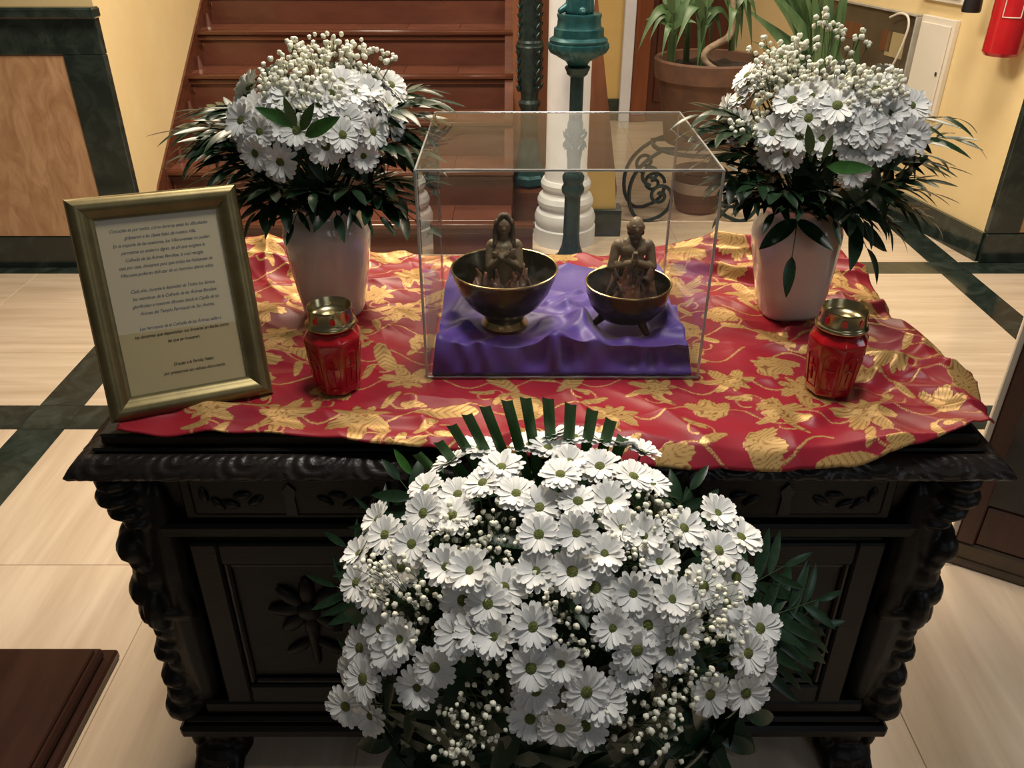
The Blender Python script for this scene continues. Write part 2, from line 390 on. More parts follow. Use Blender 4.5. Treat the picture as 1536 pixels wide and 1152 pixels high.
# right: slanted yellow wall with a marble pier in front
A = P(1467, 392, z=0); B = P(1317, 310, z=0)
wd = (B-A); wd.z = 0; wd.normalize(); wn = Vector((-wd.y, wd.x, 0))
if wn.y > 0: wn = -wn                                    # faces the camera side
wn = wn if wn.x < 0 else -wn
E_ = A+wd*3.6
back = -wn*.12
struct(obj('wall_right', G().prism([A, E_, E_+back, A+back], (0, 0, 3.2)), M['yellow'], None, False), 'yellow plaster wall with electric box and extinguisher')
bb = struct(obj('baseboard_right', G().prism([A+wn*.0, A+wd*1.02, A+wd*1.02+wn*.018, A+wn*.018+Vector((-.002, 0, 0))], (0, 0, .145*S)), M['green'], None, False), 'dark green marble baseboard along the right wall'); bb['_w'] = [0, 0, 0]
obj('baseboard_block', G().prism([A+wd*1.025, A+wd*2.6, A+wd*2.6+wn*.05, A+wd*1.025+wn*.05], (0, 0, .20*S)), M['green'], bb, False)
py0 = A.y
wpr = struct(obj('wall_right_front', G().box(A.x-.004, A.x+1.6, py0+.012, py0+.3, 0, 3.2), M['yellow'], None, False), 'wall end clad in dark green marble at the right edge'); wpr['_w'] = [0, 0, 0]
xg = P(1529, 340, y=py0).x
obj('marble_frame', G().box(A.x-.006, xg, py0-.015, py0+.02, .145*S+.002, 1.155*S, .003), M['green'], wpr, False)
obj('marble_frame', G().box(A.x-.006, A.x+1.5, py0-.02, py0+.02, 0, .145*S, .003), M['green'], wpr, False)
obj('marble_frame', G().box(xg+.001, A.x+1.5, py0-.015, py0+.02, .968*S, 1.155*S, .003), M['green'], wpr, False)
obj('marble_panel', G().box(xg+.002, A.x+1.5, py0-.008, py0+.02, .145*S+.004, .966*S, .003), M['trav'], wpr, False)

# ---- things on the right wall
Z = Vector((0, 0, 1))
def smooth_path(p, k=4):
    p = [Vector(q) for q in p]; out = []
    for i in range(len(p)-1):
        a, b, c, d = p[max(i-1, 0)], p[i], p[i+1], p[min(i+2, len(p)-1)]
        for j in range(k):
            t = j/k; out.append(.5*((2*b)+(c-a)*t+(2*a-5*b+4*c-d)*t*t+(3*b-a-3*c+d)*t**3))
    return out+[p[-1]]
def wallbox(g, px0, py0_, px1, py1, d0, d1, b=.002):
    """box lying on the slanted wall between two picture corners, from depth d0 to d1 off the wall"""
    p = Ppl(px0, py0_, A, wn); q = Ppl(px1, py1, A, wn)
    s0, s1 = sorted(((p-A).dot(wd), (q-A).dot(wd))); za, zb_ = sorted((p.z, q.z))
    Mx = Matrix((( wd.x, wn.x, 0, A.x), (wd.y, wn.y, 0, A.y), (0, 0, 1, 0), (0, 0, 0, 1)))
    return g.box(s0, s1, d0, d1, za, zb_, b, Mx), (s0, s1, za, zb_, Mx)
g, (s0, s1, za, zb2, Mw) = wallbox(G(), 1398, 20, 1408, 176, .001, .035)
eb = thing('electrical_box', 'white electrical cabinet with small latch mounted on yellow wall', 'electrical box', Mw@Vector(((s0+s1)/2, 0, za)))
pA = Ppl(1443, 30, A, wn); pB = Ppl(1392, 22, A, wn); s0 = (pA-A).dot(wd); s1 = (pB-A).dot(wd)
zb2 = (pA.z+pB.z)/2; za = Ppl(1404, 178, A, wn).z
obj('body', G().box(s0, s1, .001, .03, za, zb2, .003, Mw), M['whiteplastic'], eb, False)
obj('door', G().box(s0+.018, s1-.018, .031, .042, za+.02, zb2-.03, .003, Mw), M['whiteplastic'], eb, False)
obj('latch', G().box(s0+.03, s0+.055, .043, .05, za+.03, za+.085, .002, Mw), M['black'], eb, False)
obj('keyhole', G().box(s0+.03, s0+.045, .043, .047, za+(zb2-za)*.44, za+(zb2-za)*.48, .001, Mw), M['greymetal'], eb, False)
sw = thing('switch_panel', 'white panel on wall above the electrical cabinet, cut by frame top', 'panel', Mw@Vector(((s0+s1)/2, 0, zb2+.07)))
obj('plate', G().box(s0-.02, s1+.05, .001, .03, zb2+.07, zb2+.40, .003, Mw), M['whiteplastic'], sw, False)
obj('door', G().box(s0, s1+.03, .031, .038, zb2+.09, zb2+.38, .003, Mw), M['whiteplastic'], sw, False)
# framed glass display box with reflections, and the white cable over it
pR = Ppl(1384, 25, A, wn); sR = (pR-A).dot(wd); pbm = Ppl(1362, 116, A, wn)
dcw = thing('display_case', 'glass-fronted display box with brown interior on yellow wall', 'display case', Mw@Vector((sR+.5, 0, pbm.z)))
obj('back_panel', G().box(sR, sR+1.05, .002, .012, pbm.z, pR.z, .001, Mw), M['reveal'], dcw, False)
for a in ((sR, sR+1.05, pbm.z-.012, pbm.z), (sR, sR+1.05, pR.z, pR.z+.012)):
    obj('frame_rail', G().box(a[0], a[1], .002, .04, a[2], a[3], .002, Mw), M['edge'], dcw, False)
for a in (sR-.012, sR+1.05):
    obj('frame_rail', G().box(a, a+.012, .002, .04, pbm.z, pR.z, .002, Mw), M['edge'], dcw, False)
obj('glass_pane', G().box(sR, sR+1.05, .035, .039, pbm.z, pR.z, .001, Mw), M['glass'], dcw, False)
for i, (a, c) in enumerate(((.08, .16), (.2, .10), (.5, .2), (.75, .14))):
    obj('document', G().box(sR+a, sR+a+c, .013, .016, pbm.z+.08+.02*i, pR.z-.1, .0005, Mw), M['paper'] if i == 0 else M['panelbrown'], dcw, False)
cp = [Ppl(x, y, A+wn*.06, wn) for x, y in ((1335, 26), (1350, 20), (1361, 24), (1363, 38), (1357, 58), (1348, 80), (1338, 100), (1330, 120), (1322, 150), (1318, 200))]
tag(origin(obj('cable', G().tube(smooth_path(cp), .006, 8), M['whiteplastic']), cp[5]), 'white cable hanging in a curve across the glass display box', 'cable')
# fire extinguisher
eb_ = Ppl(1500, 84, A+wn*.09, wn)
ex = thing('fire_extinguisher', 'red fire extinguisher hung on yellow wall at top right', 'fire extinguisher', (eb_.x, eb_.y, eb_.z))
c = Vector((eb_.x, eb_.y, eb_.z)); r = .082
obj('cylinder', G().lathe([(.05, 0), (r-.012, .003), (r, .018), (r, .42), (r*.8, .47), (.03, .50), (.03, .53)], 32, c), M['redpaint'], ex)
lb = G()
tocam = Vector((-c.x, -c.y, 0)).normalized(); sd_ = tocam.cross(Z)
def onc(a, z): return c+(tocam*math.cos(a)+sd_*math.sin(a))*(r+.0012)+Z*z
aa = [(-.5+.9*i/10) for i in range(11)]
for z in (.17, .36): lb.tube([onc(a, z) for a in aa], .0022, 5)
for a in (aa[0], aa[-1]): lb.tube([onc(a, .17), onc(a, .36)], .0022, 5)
obj('label_border', lb, M['whiteplastic'], ex)
obj('valve', G().lathe([(.02, 0), (.025, .02), (.025, .05), (.012, .07)], 16, c+Z*.53), M['brass'], ex)
obj('handle', G().box(-.012, .012, -.07, .02, .59, .605, .003, Matrix.Translation(c)), M['black'], ex, False)
hp = Ppl(1456, 18, A+wn*.13, wn)
obj('hose', G().tube([c+Z*.57, c+Z*.62-sd_*.0+wn*.03+wd*.05, hp+Z*.45+wd*.02, hp+Z*.15], .012, 8), M['black'], ex)
obj('horn', G().lathe([(.040, 0), (.043, .01), (.036, .1), (.02, .17), (.015, .2)], 20, hp), M['black'], ex)
obj('wall_bracket', G().box(-.05, .05, .0, .01, .25, .3, .002, Matrix.Translation(c-wn*.085)@Mw.to_3x3().to_4x4()), M['greymetal'], ex, False)

# ---- white column, teal post, newel
cx = P(846, 372, z=0); cc = Vector((.272*S, 4.14*S, 0))
wc = thing('column', 'white plastered column with moulded base behind the glass case', 'column', cc)
obj('base', G().lathe([(.162, 0), (.162, .085), (.150, .09), (.158, .11), (.160, .135), (.150, .165), (.135, .175), (.133, .19), (.144, .205), (.146, .225), (.136, .25), (.118, .262), (.116, .28), (.128, .295), (.130, .315), (.120, .335)], 40, cc), M['white'], wc, ang=25)
obj('shaft', G().lathe([(.112, .335), (.106, .40), (.105, 2.6)], 40, cc), M['white'], wc)
lc = P(856, 390, z=0); lc = Vector((.287*S, 3.85*S, 0))
lp = thing('lamp_post', 'teal cast iron post with gadrooned bowl before the white column', 'post', lc)
def zs(l): return [(r*S, z*S) for r, z in l]
flute = lambda a, z: 1+.05*math.cos(8*a)
obj('foot', G().lathe(zs([(.090, 0), (.088, .012), (.062, .035), (.045, .08), (.038, .14)]), 40, lc), M['darkteal'], lp)
obj('lower_shaft', G().lathe(zs([(.038, .14), (.036, .25), (.036, .335)]), 48, lc, mod=flute), M['darkteal'], lp)
obj('collar', G().lathe(zs([(.040, .33), (.052, .345), (.054, .365), (.044, .385), (.050, .40), (.052, .42), (.040, .44)]), 32, lc), M['darkteal'], lp)
obj('leaf_drum', G().lathe(zs([(.030, .44), (.031, .50), (.036, .52), (.036, .66), (.030, .68)]), 32, lc), M['teal'], lp)
lv = G()
for i in range(6):
    a = PI/2+i*PI/3
    for k in range(5):
        b = (k-2)*.45
        p0 = lc+Vector((.036*math.cos(a), .036*math.sin(a), .585))*S if False else lc+Vector((.037*S*math.cos(a), .037*S*math.sin(a), .59*S))
        tdir = Vector((-math.sin(a)*math.sin(b), math.cos(a)*math.sin(b), math.cos(b)))
        for sg in (1, -1):
            lv.tube([p0, p0+tdir*.03*sg+Vector((math.cos(a), math.sin(a), 0))*.004, p0+tdir*.055*sg], [.005, .007, .002], 6)
stuff(obj('leaf_relief', lv, M['teal'], lp))
obj('upper_shaft', G().lathe(zs([(.030, .68), (.030, .865)]), 32, lc), M['darkteal'], lp)
obj('ring', G().lathe(zs([(.034, .865), (.046, .875), (.048, .885), (.054, .895), (.056, .905), (.040, .915)]), 32, lc), M['darkteal'], lp)
gad = lambda a, z: 1+(.035*abs(math.sin(9*a)) if .94*S < z < 1.008*S else 0)
obj('bowl', G().lathe(zs([(.042, .912), (.055, .93), (.082, .945), (.088, .95), (.118, .965), (.130, .985), (.128, 1.003), (.116, 1.010)]), 108, lc, mod=gad), M['teal'], lp)
obj('plinth', G().lathe(zs([(.124, 1.008), (.126, 1.018), (.118, 1.024), (.108, 1.03), (.107, 1.062), (.098, 1.066), (.094, 1.075), (.092, 1.10), (.096, 1.112), (.094, 1.12)]), 48, lc), M['teal'], lp)
# robed statuette on the post (only its hem and foot reach into the photograph)
hz = lc+Z*1.12*S
fg = G()
for i in range(14):
    a = 2*PI*i/14; fg.cap(hz+Vector((.05*math.cos(a), .045*math.sin(a), .012)), hz+Vector((.03*math.cos(a), .03*math.sin(a), .22)), .016, .014, 8)
fg.cap(hz+Vector((0, 0, .18)), hz+Vector((0, 0, .40)), .05, .045); fg.cap(hz+Vector((0, 0, .40)), hz+Vector((0, 0, .47)), .03, .02)
fg.ell(hz+Vector((0, -.005, .51)), (.034, .038, .045)); fg.cap(hz+Vector((-.05, 0, .41)), hz+Vector((-.09, -.04, .30)), .02, .016)
fg.cap(hz+Vector((-.09, -.04, .30)), hz+Vector((-.02, -.07, .33)), .016, .013); fg.cap(hz+Vector((.05, 0, .41)), hz+Vector((.08, -.03, .30)), .02, .016)
fg.cap(hz+Vector((.08, -.03, .30)), hz+Vector((.11, -.06, .42)), .016, .013)
fg.cap(hz+Vector((-.085, -.02, .012)), hz+Vector((-.02, 0, .05)), .013, .022); fg.cap(hz+Vector((.01, -.06, .010)), hz+Vector((.01, -.02, .03)), .014, .02)
blob('statue_figure', fg, M['teal'], lp, .004, 2)

nc = Vector((.092, 4.54, .20))
nw = thing('newel_post', 'dark cast iron newel post with leaf reliefs at the stair foot', 'newel post', (nc.x, nc.y, 0))
obj('plinth_block', G().prism([(.008, 4.415, 0), (.008, 4.415, .20), (.008, 4.64, .235), (.008, 4.64, 0)], (.20, 0, 0)), M['stairwood'], nw, False)
oc = [(.095, .19), (.095, .225), (.082, .24), (.070, .29), (.060, .36), (.052, .42)]
obj('base', G().lathe(zs(oc), 8, (nc.x, nc.y, .03)), M['teal'], nw, False)
obj('shaft', G().lathe(zs([(.050, .43), (.046, .47), (.046, .58), (.056, .60), (.058, .615), (.044, .63), (.046, .66), (.058, .69), (.062, .74), (.064, .85), (.072, .885), (.066, .895), (.066, .905), (.058, .915), (.056, 1.40), (.07, 1.42), (.07, 1.45)]), 32, (nc.x, nc.y, .02)), M['iron'], nw)
lv = G()
for k in range(17):
    z = .69+k*.042
    for i in range(4):
        a = i*PI/2+.5; e = Vector((math.cos(a), math.sin(a), 0)); tn = Vector((-e.y, e.x, 0)); p = Vector((nc.x, nc.y, .02+z*S))+e*(.063 if k < 5 else .056)*S
        for sg in (-1, 1): lv.tube([p-Z*.016, p+e*.004+tn*sg*.010, p+Z*.012+e*.005+tn*sg*.018], [.005, .006, .002], 6)
        if k % 4 == 0: lv.tube([p, p+e*.010+Z*.008, p+e*.020+Z*.010], [.010, .008, .002], 6)
stuff(obj('leaf_relief', lv, M['iron'], nw))
obj('cap', G().lathe(zs([(.075, 1.45), (.06, 1.48), (.07, 1.53), (.05, 1.58), (.01, 1.6)]), 24, (nc.x, nc.y, .02)), M['iron'], nw)

# ---- plants on an iron stand
leaf_cache = {}
def strap_leaf(name, parent, p0, p1, p2, w, mt):
    pts = bez(p0, p1, p2, 9); g = G(); vs = []; fs = []
    for i, p in enumerate(pts):
        t = (pts[min(i+1, 9)]-pts[max(i-1, 0)]).normalized(); side = t.cross(Vector((.15*math.sin(p2.x*90), -1, .45)))
        if side.length < .05: side = t.cross(Vector((0, 1, 0)))
        side.normalize(); nn = side.cross(t).normalized()
        s = i/9; ww = w*(.55+.45*math.sin(PI*min(1, s*1.25+.1)))*(1 if s < .6 else max(0.02, 1-((s-.6)/.4)**1.6))
        vs += [p-side*ww, p-nn*ww*.25, p+side*ww]
    for i in range(9):
        for k in range(2): a = i*3+k; fs.append([a, a+1, a+4, a+3])
    g.add(vs, fs); return obj(name, g, mt, parent, True, 180)
ps = P(1032, 322, z=0); PD = ps.y
stand = thing('plant_stand', 'black wrought iron plant stand with scrolled legs on the floor', 'plant stand', (ps.x, PD, 0))
def spiral(c, r0, turns, a0, ccw, n=40):
    out = []
    for i in range(n+1):
        s = i/n; a = a0+ccw*turns*2*PI*s; r = r0*(1-.82*s); out.append(Vector((c[0]+r*math.cos(a), c[1], c[2]+r*math.sin(a))))
    return out
zr = .40
for sx, sy in ((-1, -1), (1, -1), (-1, 1), (1, 1)):
    X = lambda d, z: Vector((ps.x+sx*d, PD+sy*.12, z))
    path = bez(X(.20, zr), X(.40, .30), X(.36, .10), 10)+bez(X(.36, .10), X(.32, -.03), X(.22, .018), 8)[1:]+bez(X(.22, .018), X(.13, .05), X(.13, .13), 6)[1:]
    obj('leg', G().tube(path, .011, 8), M['iron'], stand)
    sp = spiral((ps.x+sx*.195, PD+sy*.12, .15), .065, 1.4, PI if sx > 0 else 0, -sx)
    obj('scroll', G().tube(sp, .010, 8), M['iron'], stand)
    sp = spiral((ps.x+sx*.25, PD+sy*.12, .27), .06, 1.2, -PI/2, sx)
    obj('scroll', G().tube(sp, .010, 8), M['iron'], stand)
obj('ring', G().tube([Vector((ps.x+.235*math.cos(a), PD+.235*math.sin(a), zr)) for a in [2*PI*i/40 for i in range(40)]], .012, 8, True), M['iron'], stand)
for s in (-1, 1): obj('crossbar', G().tube([(ps.x-.235, PD+s*.1, zr+.004), (ps.x+.235, PD+s*.1, zr+.004)], .010, 8), M['iron'], stand)
small = P(1046, 318, z=0)
sp_ = thing('ceramic_pot', 'small brown and cream ceramic pot on the floor under the stand', 'pot', (small.x, small.y+.05, 0))
obj('body', G().lathe([(.10, 0), (.125, .02), (.14, .10), (.142, .12)], 36, (small.x, small.y+.05, 0)), M['terra'], sp_)
obj('glazed_band', G().lathe([(.142, .12), (.147, .125), (.147, .185), (.142, .19)], 36, (small.x, small.y+.05, 0)), M['cream_glaze'], sp_)
obj('rim', G().lathe([(.142, .19), (.155, .195), (.155, .235), (.145, .24), (.135, .235), (.13, .15)], 36, (small.x, small.y+.05, 0), cap=False), M['terra'], sp_)
def planter(name, label, c, R, H, hid=False):
    t = thing(name, label, 'potted plant', c)
    c = Vector(c)
    obj('pot', G().lathe([(R*.70, 0), (R*.72, .01), (R*.93, H-.11), (R*.94, H-.105), (R*1.0, H-.10), (R*1.03, H-.01), (R, H), (R*.93, H-.004), (R*.9, H-.06), (R*.88, H-.07)], 48, c, cap=True), M['terra'], t)
    gs = G(); n = 36; vs = [c+Vector((0, 0, H-.045))]; fs = []
    for k in range(1, 6):
        for i in range(n):
            a = 2*PI*i/n; rr = R*.91*k/5
            vs.append(c+Vector((rr*math.cos(a), rr*math.sin(a), H-.05+random.uniform(-.012, .014))))
    for i in range(n): fs.append([0, 1+i, 1+(i+1) % n])
    for k in range(4):
        for i in range(n): q = 1+k*n; fs.append([q+i, q+n+i, q+n+(i+1) % n, q+(i+1) % n])
    obj('soil', gs.add(vs, fs), M['soil'], t); return t
pc = Vector((P(1067, 92, y=PD).x, PD+.03, zr+.014))
R1 = .285
pl = planter('potted_dracaena', 'terracotta pot of arching strap leaves and a bent trunk on stand', pc, R1, .44)
top = pc+Z*.40
def rosette(t, stem_base, stem_top, nl, L, w, seed, spread=1.0):
    rn = random.Random(seed)
    obj('stalk', G().tube(bez(stem_base, (Vector(stem_base)+Vector(stem_top))/2+Vector((.01, 0, 0)), stem_top, 6), [.016]*3+[.013]*4, 8), M['stem'] if w < .02 else M['bark'], t)
    for i in range(nl):
        a = 2.4*i+rn.uniform(-.3, .3); e = rn.uniform(.25, 1.25); l = L*rn.uniform(.75, 1.15)
        d = Vector((math.cos(a), math.sin(a), 0)); b = Vector(stem_base).lerp(Vector(stem_top), .45+.55*i/nl)
        p1 = b+d*l*.35*spread*math.cos(e)+Z*l*(.35+.4*math.sin(e)); p2 = b+d*l*(.85*math.cos(e)+.15)*spread+Z*l*(1.0*math.sin(e)-.25)
        strap_leaf('leaf', t, b, p1, p2, w*rn.uniform(.8, 1.2), M['strap'])
def aimed(t, root, crown, tips, w, dy, seed):
    rn = random.Random(seed); y0 = PD+dy; b0 = P(*root, y=y0); c0 = P(*crown, y=y0)
    obj('stalk', G().tube(bez(b0-Z*.05, b0.lerp(c0, .5), c0, 6), [.017]*4+[.013]*3, 8), M['stem'], t)
    for (tx, ty) in tips:
        e = P(tx, ty, y=y0+rn.uniform(-.16, .16)); b = b0.lerp(c0, rn.uniform(.45, 1.0)); d = e-b
        m_ = b.lerp(e, .45)+Z*max(.05, .28*Vector((d.x, d.y)).length+(.14 if ty > crown[1]+20 else 0)); strap_leaf('leaf', t, b, m_, e, w*rn.uniform(.8, 1.25), M['strap'])
aimed(pl, (1006, 92), (1008, 20), ((957, 76), (968, 30), (985, -20), (1000, -60), (1022, -40), (1040, -10), (1028, 62), (1012, 100), (1045, 35), (975, 60), (992, 88)), .021, -.08, 1)
aimed(pl, (1052, 92), (1056, 10), ((1030, 30), (1014, 70), (1078, 25), (1082, 62), (1046, 100), (1066, 84), (1060, -60), (1032, -40), (1088, -30), (1096, 40), (1042, 0), (1072, -50)), .023, -.05, 2)
aimed(pl, (1030, 84), (1034, 0), ((1005, 10), (1018, -50), (1050, -60), (1066, 10), (990, 40), (1060, 50)), .022, .12, 3)
aimed(pl, (1099, 60), (1100, -20), ((1075, -30), (1092, 65), (1112, 60), (1120, 20), (1085, -60), (1128, 72), (1135, 30), (1110, -70), (1104, 75)), .026, -.1, 4)
tr = [P(x, y, y=PD-.20+k*.01) for k, (x, y) in enumerate(((1106, 120), (1086, 110), (1066, 100), (1056, 88), (1060, 76), (1076, 66), (1092, 56), (1098, 40), (1099, 15), (1100, -15), (1101, -60)))]
obj('bent_trunk', G().tube(smooth_path(tr), [.014+.004*math.sin(PI*i/40) for i in range(41)], 10), M['bark'], pl)
p2 = P(1205, 300, z=0)
pl2 = planter('potted_dracaena', 'second potted plant with wide upright straps behind the right bouquet', (p2.x+.06, PD+.25, 0), .21, .50)
pc2 = Vector((p2.x+.06, PD+.25, .46))
rn = random.Random(9)
for (bx, tx, ty) in ((1140, 1108, 5), (1150, 1126, 60), (1160, 1155, -70), (1170, 1136, -60), (1180, 1210, 20), (1190, 1232, 10), (1195, 1225, -90), (1200, 1262, 40),(1135, 1128, -40), (1150, 1160, -60), (1165, 1145, -20), (1175, 1190, -70), (1185, 1215, -50), (1190, 1240, -40), (1195, 1262, -10), (1200, 1280, -60), (1180, 1175, -90), (1205, 1290, 40), (1160, 1118, 15), (1170, 1200, -30), (1185, 1250, -80), (1150, 1140, -80)):
    d = PD+.25+rn.uniform(-.12, .1)
    b = pc2+Vector((rn.uniform(-.1, .1), rn.uniform(-.08, .08), 0)); e = P(tx, ty, y=d)
    m = b.lerp(e, .55)+Vector(((b.x-e.x)*.25, 0, .05))
    strap_leaf('leaf', pl2, b, m, e, rn.uniform(.030, .044), M['strap'])

# ================================================================== DESK
DCX = .045; DHW = .735; DF, DB = 1.14, 1.905
desk = thing('carved_desk', 'nearly black carved wooden desk chest with leaf-carved edge and corner figures', 'desk', (DCX, DF, 0))
xl, xr = DCX-DHW, DCX+DHW
def D(name, g, m='darkwood', smooth=False, label=None, par=None): return obj(name, g, M[m], par or desk, smooth, 38, label)
D('top_board', G().box(xl+.015, xr-.015, DF-.012, DB, T-.022, T-.001, .004))
D('top_step', G().box(xl+.0, xr-.0, DF-.022, DB+.008, T-.030, T-.0225, .004))
# carved edge: sloping ovolo lip with arched lunettes in relief
def lip(p0, p1, outn):
    p0, p1 = Vector(p0), Vector(p1); outn = Vector(outn); L = (p1-p0).length; d = (p1-p0).normalized()
    nL = max(8, int(L/.004)); prof = [(0, 0), (.010, -.002), (.020, -.008), (.029, -.017), (.034, -.026), (.030, -.033), (0, -.034)]
    sub = []
    for k in range(len(prof)-1):
        for j in range(3): sub.append(tuple(prof[k][i]+(prof[k+1][i]-prof[k][i])*j/3 for i in (0, 1)))
    sub.append(prof[-1]); vs = []; fs = []; m = len(sub)
    for i in range(nL+1):
        s = i/nL*L; e0 = s-.03; 
        for k, (a, b) in enumerate(sub):
            w = k/(m-1); rel = 0
            if .1 < w < .86:
                u = ((s/.11) % 1)-.5; q = (w-.1)/.76
                arc = math.hypot(u*2, (q-.0)*1.0)
                rel = .0014*math.cos(arc*20) if arc < 1 else .0014*math.cos(u*40)
            mit = a                      # mitre the ends
            pos = p0+d*(s*(L+2*mit)/L-mit)+outn*(a+rel)+Z*(b+rel*.4)
            vs.append(pos)
    for i in range(nL):
        for k in range(m-1): q = i*m+k; fs.append([q, q+1, q+m+1, q+m])
    return G().add(vs, fs)
ze = T-.030
D('carved_edge', lip((xl-.002, DF-.024, ze), (xr+.002, DF-.024, ze), (0, -1, 0)), 'darkwood2', True)
D('carved_edge', lip((xl-.002, DB+.01, ze), (xl-.002, DF-.024, ze), (-1, 0, 0)), 'darkwood2', True)
D('carved_edge', lip((xr+.002, DF-.024, ze), (xr+.002, DB+.01, ze), (1, 0, 0)), 'darkwood2', True)
D('under_top', G().box(xl-.002, xr+.002, DF-.022, DB+.008, ze-.036, ze-.001))
zt_, zb_ = T-.073, .115
D('carcass', G().box(xl+.055, xr-.055, DF+.03, DB, zb_, zt_))
D('side_panel', G().box(xl+.03, xl+.054, DF+.09, DB, zb_, zt_, .004)); D('side_panel', G().box(xr-.054, xr-.03, DF+.09, DB, zb_, zt_, .004))
bays = [(xl+.115, xl+.50), (xl+.545, xr-.545), (xr-.50, xr-.115)]
zd0, zd1 = .648, zt_-.004
for i, (a, b) in enumerate(bays):
    dw = D('drawer', G().box(a, b, DF+.006, DF+.03, zd0, zd1, .004))
    D('drawer_panel', G().box(a+.02, b-.02, DF-.001, DF+.006, zd0+.014, zd1-.012, .005), par=dw)
    m = (a+b)/2
    D('keyhole_plate', G().prism([(m-.010, DF-.0012, zd0+.018), (m+.010, DF-.0012, zd0+.018), (m+.008, DF-.0012, zd0+.055), (m+.012, DF-.0012, zd0+.07), (m, DF-.0012, zd0+.085), (m-.012, DF-.0012, zd0+.07), (m-.008, DF-.0012, zd0+.055)], (0, -.004, 0)), 'black', par=dw)
    for s in (-1, 1):
        lf = G()
        for k in range(5):
            p = Vector((m+s*(.06+.022*k), DF-.002, zd0+.048+.012*math.sin(k*1.9)))
            lf.ell(p, (.017, .006, .008), 8, 6, Matrix.Rotation(s*(.6-.5*k), 4, 'Y'))
        D('carved_spray', lf, par=dw, smooth=True)
    dz0, dz1 = zb_+.07, .605
    dd = D('door', G().box(a, b, DF+.004, DF+.03, dz0, dz1, .004))
    for (p, q, r, s_) in ((a, a+.05, dz0, dz1), (b-.05, b, dz0, dz1), (a+.05, b-.05, dz1-.05, dz1), (a+.05, b-.05, dz0, dz0+.05)):
        D('frame_rail', G().box(p, q, DF-.012, DF+.004, r, s_, .004), par=dd)
    for (p, q, r, s_) in ((a+.05, a+.062, dz0+.05, dz1-.05), (b-.062, b-.05, dz0+.05, dz1-.05), (a+.062, b-.062, dz1-.062, dz1-.05), (a+.062, b-.062, dz0+.05, dz0+.062)):
        D('panel_moulding', G().box(p, q, DF-.006, DF+.004, r, s_, .004), 'darkwood2', par=dd)
    cv = G(); mz = (dz0+dz1)/2+.04
    for k in range(8):
        an = k*PI/4; cv.ell((m+.045*math.cos(an), DF-.001, mz+.045*math.sin(an)), (.034, .010, .015), 8, 6, Matrix.Rotation(-an, 4, 'Y'))
    cv.ell((m, DF-.006, mz), (.022, .012, .022)); cv.cap((m, DF, mz-.05), (m, DF, mz-.14), .012, .007)
    for s in (-1, 1): cv.ell((m+s*.03, DF, mz-.1), (.035, .008, .012), 8, 6, Matrix.Rotation(s*.6, 4, 'Y'))
    D('carved_rosette', cv, par=dd, smooth=True)
D('rail', G().box(xl+.06, xr-.06, DF-.006, DF+.028, .612, .642, .006)); D('rail', G().box(xl+.06, xr-.06, DF-.006, DF+.028, zb_+.03, zb_+.064, .006))
for a in (xl+.505, xr-.54): D('stile', G().box(a, a+.034, DF-.002, DF+.028, zb_+.065, .611, .004))
D('base_moulding', G().box(xl+.006, xr-.006, DF-.030, DB, zb_-.02, zb_+.012, .008)); D('base_moulding', G().box(xl+.02, xr-.02, DF-.018, DB, zb_+.0125, zb_+.028, .006))
for s, x in ((1, xl), (-1, xr)):
    cg = G()
    q = lambda dx, z, r, dy=0: cg.ell((x+s*(dx-.020), DF+.03+dy, z), (r[0], r[1]+.008, r[2]), 12, 8)
    # scrolled bracket above, then a bearded head, chest, arms, waist and swelling foliage below
    q(.030, .735, (.042, .05, .022)); q(.026, .70, (.045, .05, .022)); q(.036, .668, (.042, .045, .018)); q(.05, .645, (.035, .04, .014))
    q(.030, .588, (.034, .040, .034), -.012); q(.024, .60, (.030, .034, .022), .01); q(.04, .56, (.028, .035, .03), -.012)
    q(.050, .52, (.045, .045, .05)); q(.030, .48, (.038, .045, .04), -.005); q(.035, .43, (.038, .05, .04)); q(.05, .45, (.03, .05, .06), -.02)
    q(.048, .385, (.035, .045, .04)); q(.045, .345, (.034, .042, .026)); q(.034, .315, (.034, .042, .022)); q(.055, .29, (.035, .04, .04))
    q(.036, .245, (.036, .045, .028)); q(.042, .20, (.04, .045, .04)); q(.085, .42, (.045, .045, .30)); q(.035, .155, (.046, .05, .035)); q(.06, .3, (.03, .03, .28)); q(.06, .6, (.03, .03, .14))
    cg.ell((x+s*.026, DF-.012, .585), (.008, .01, .012), 8, 6); cg.cap((x+s*.07, DF, .53), (x+s*.085, DF-.012, .44), .016, .014); cg.cap((x+s*.085, DF-.012, .44), (x+s*.045, DF-.025, .45), .014, .012)
    blob('corner_figure', cg, M['darkwood'], desk, .004, 2)
    fg = G(); fx = x+s*.075
    for y in (DF+.03, DB-.07):
        fg = G(); fg.cap((fx, y, .085), (fx, y, .045), .05, .045); fg.ell((fx, y-.02, .032), (.062, .06, .032))
        for k in (-1, 0, 1): fg.cap((fx+k*.034, y-.05, .03), (fx+k*.038, y-.075, .014), .018, .014)
        for k in range(4): fg.ell((fx-.045+.03*k, y-.035, .075), (.014, .014, .03), 8, 6)
        blob('foot', fg, M['darkwood'], desk, .004, 2)

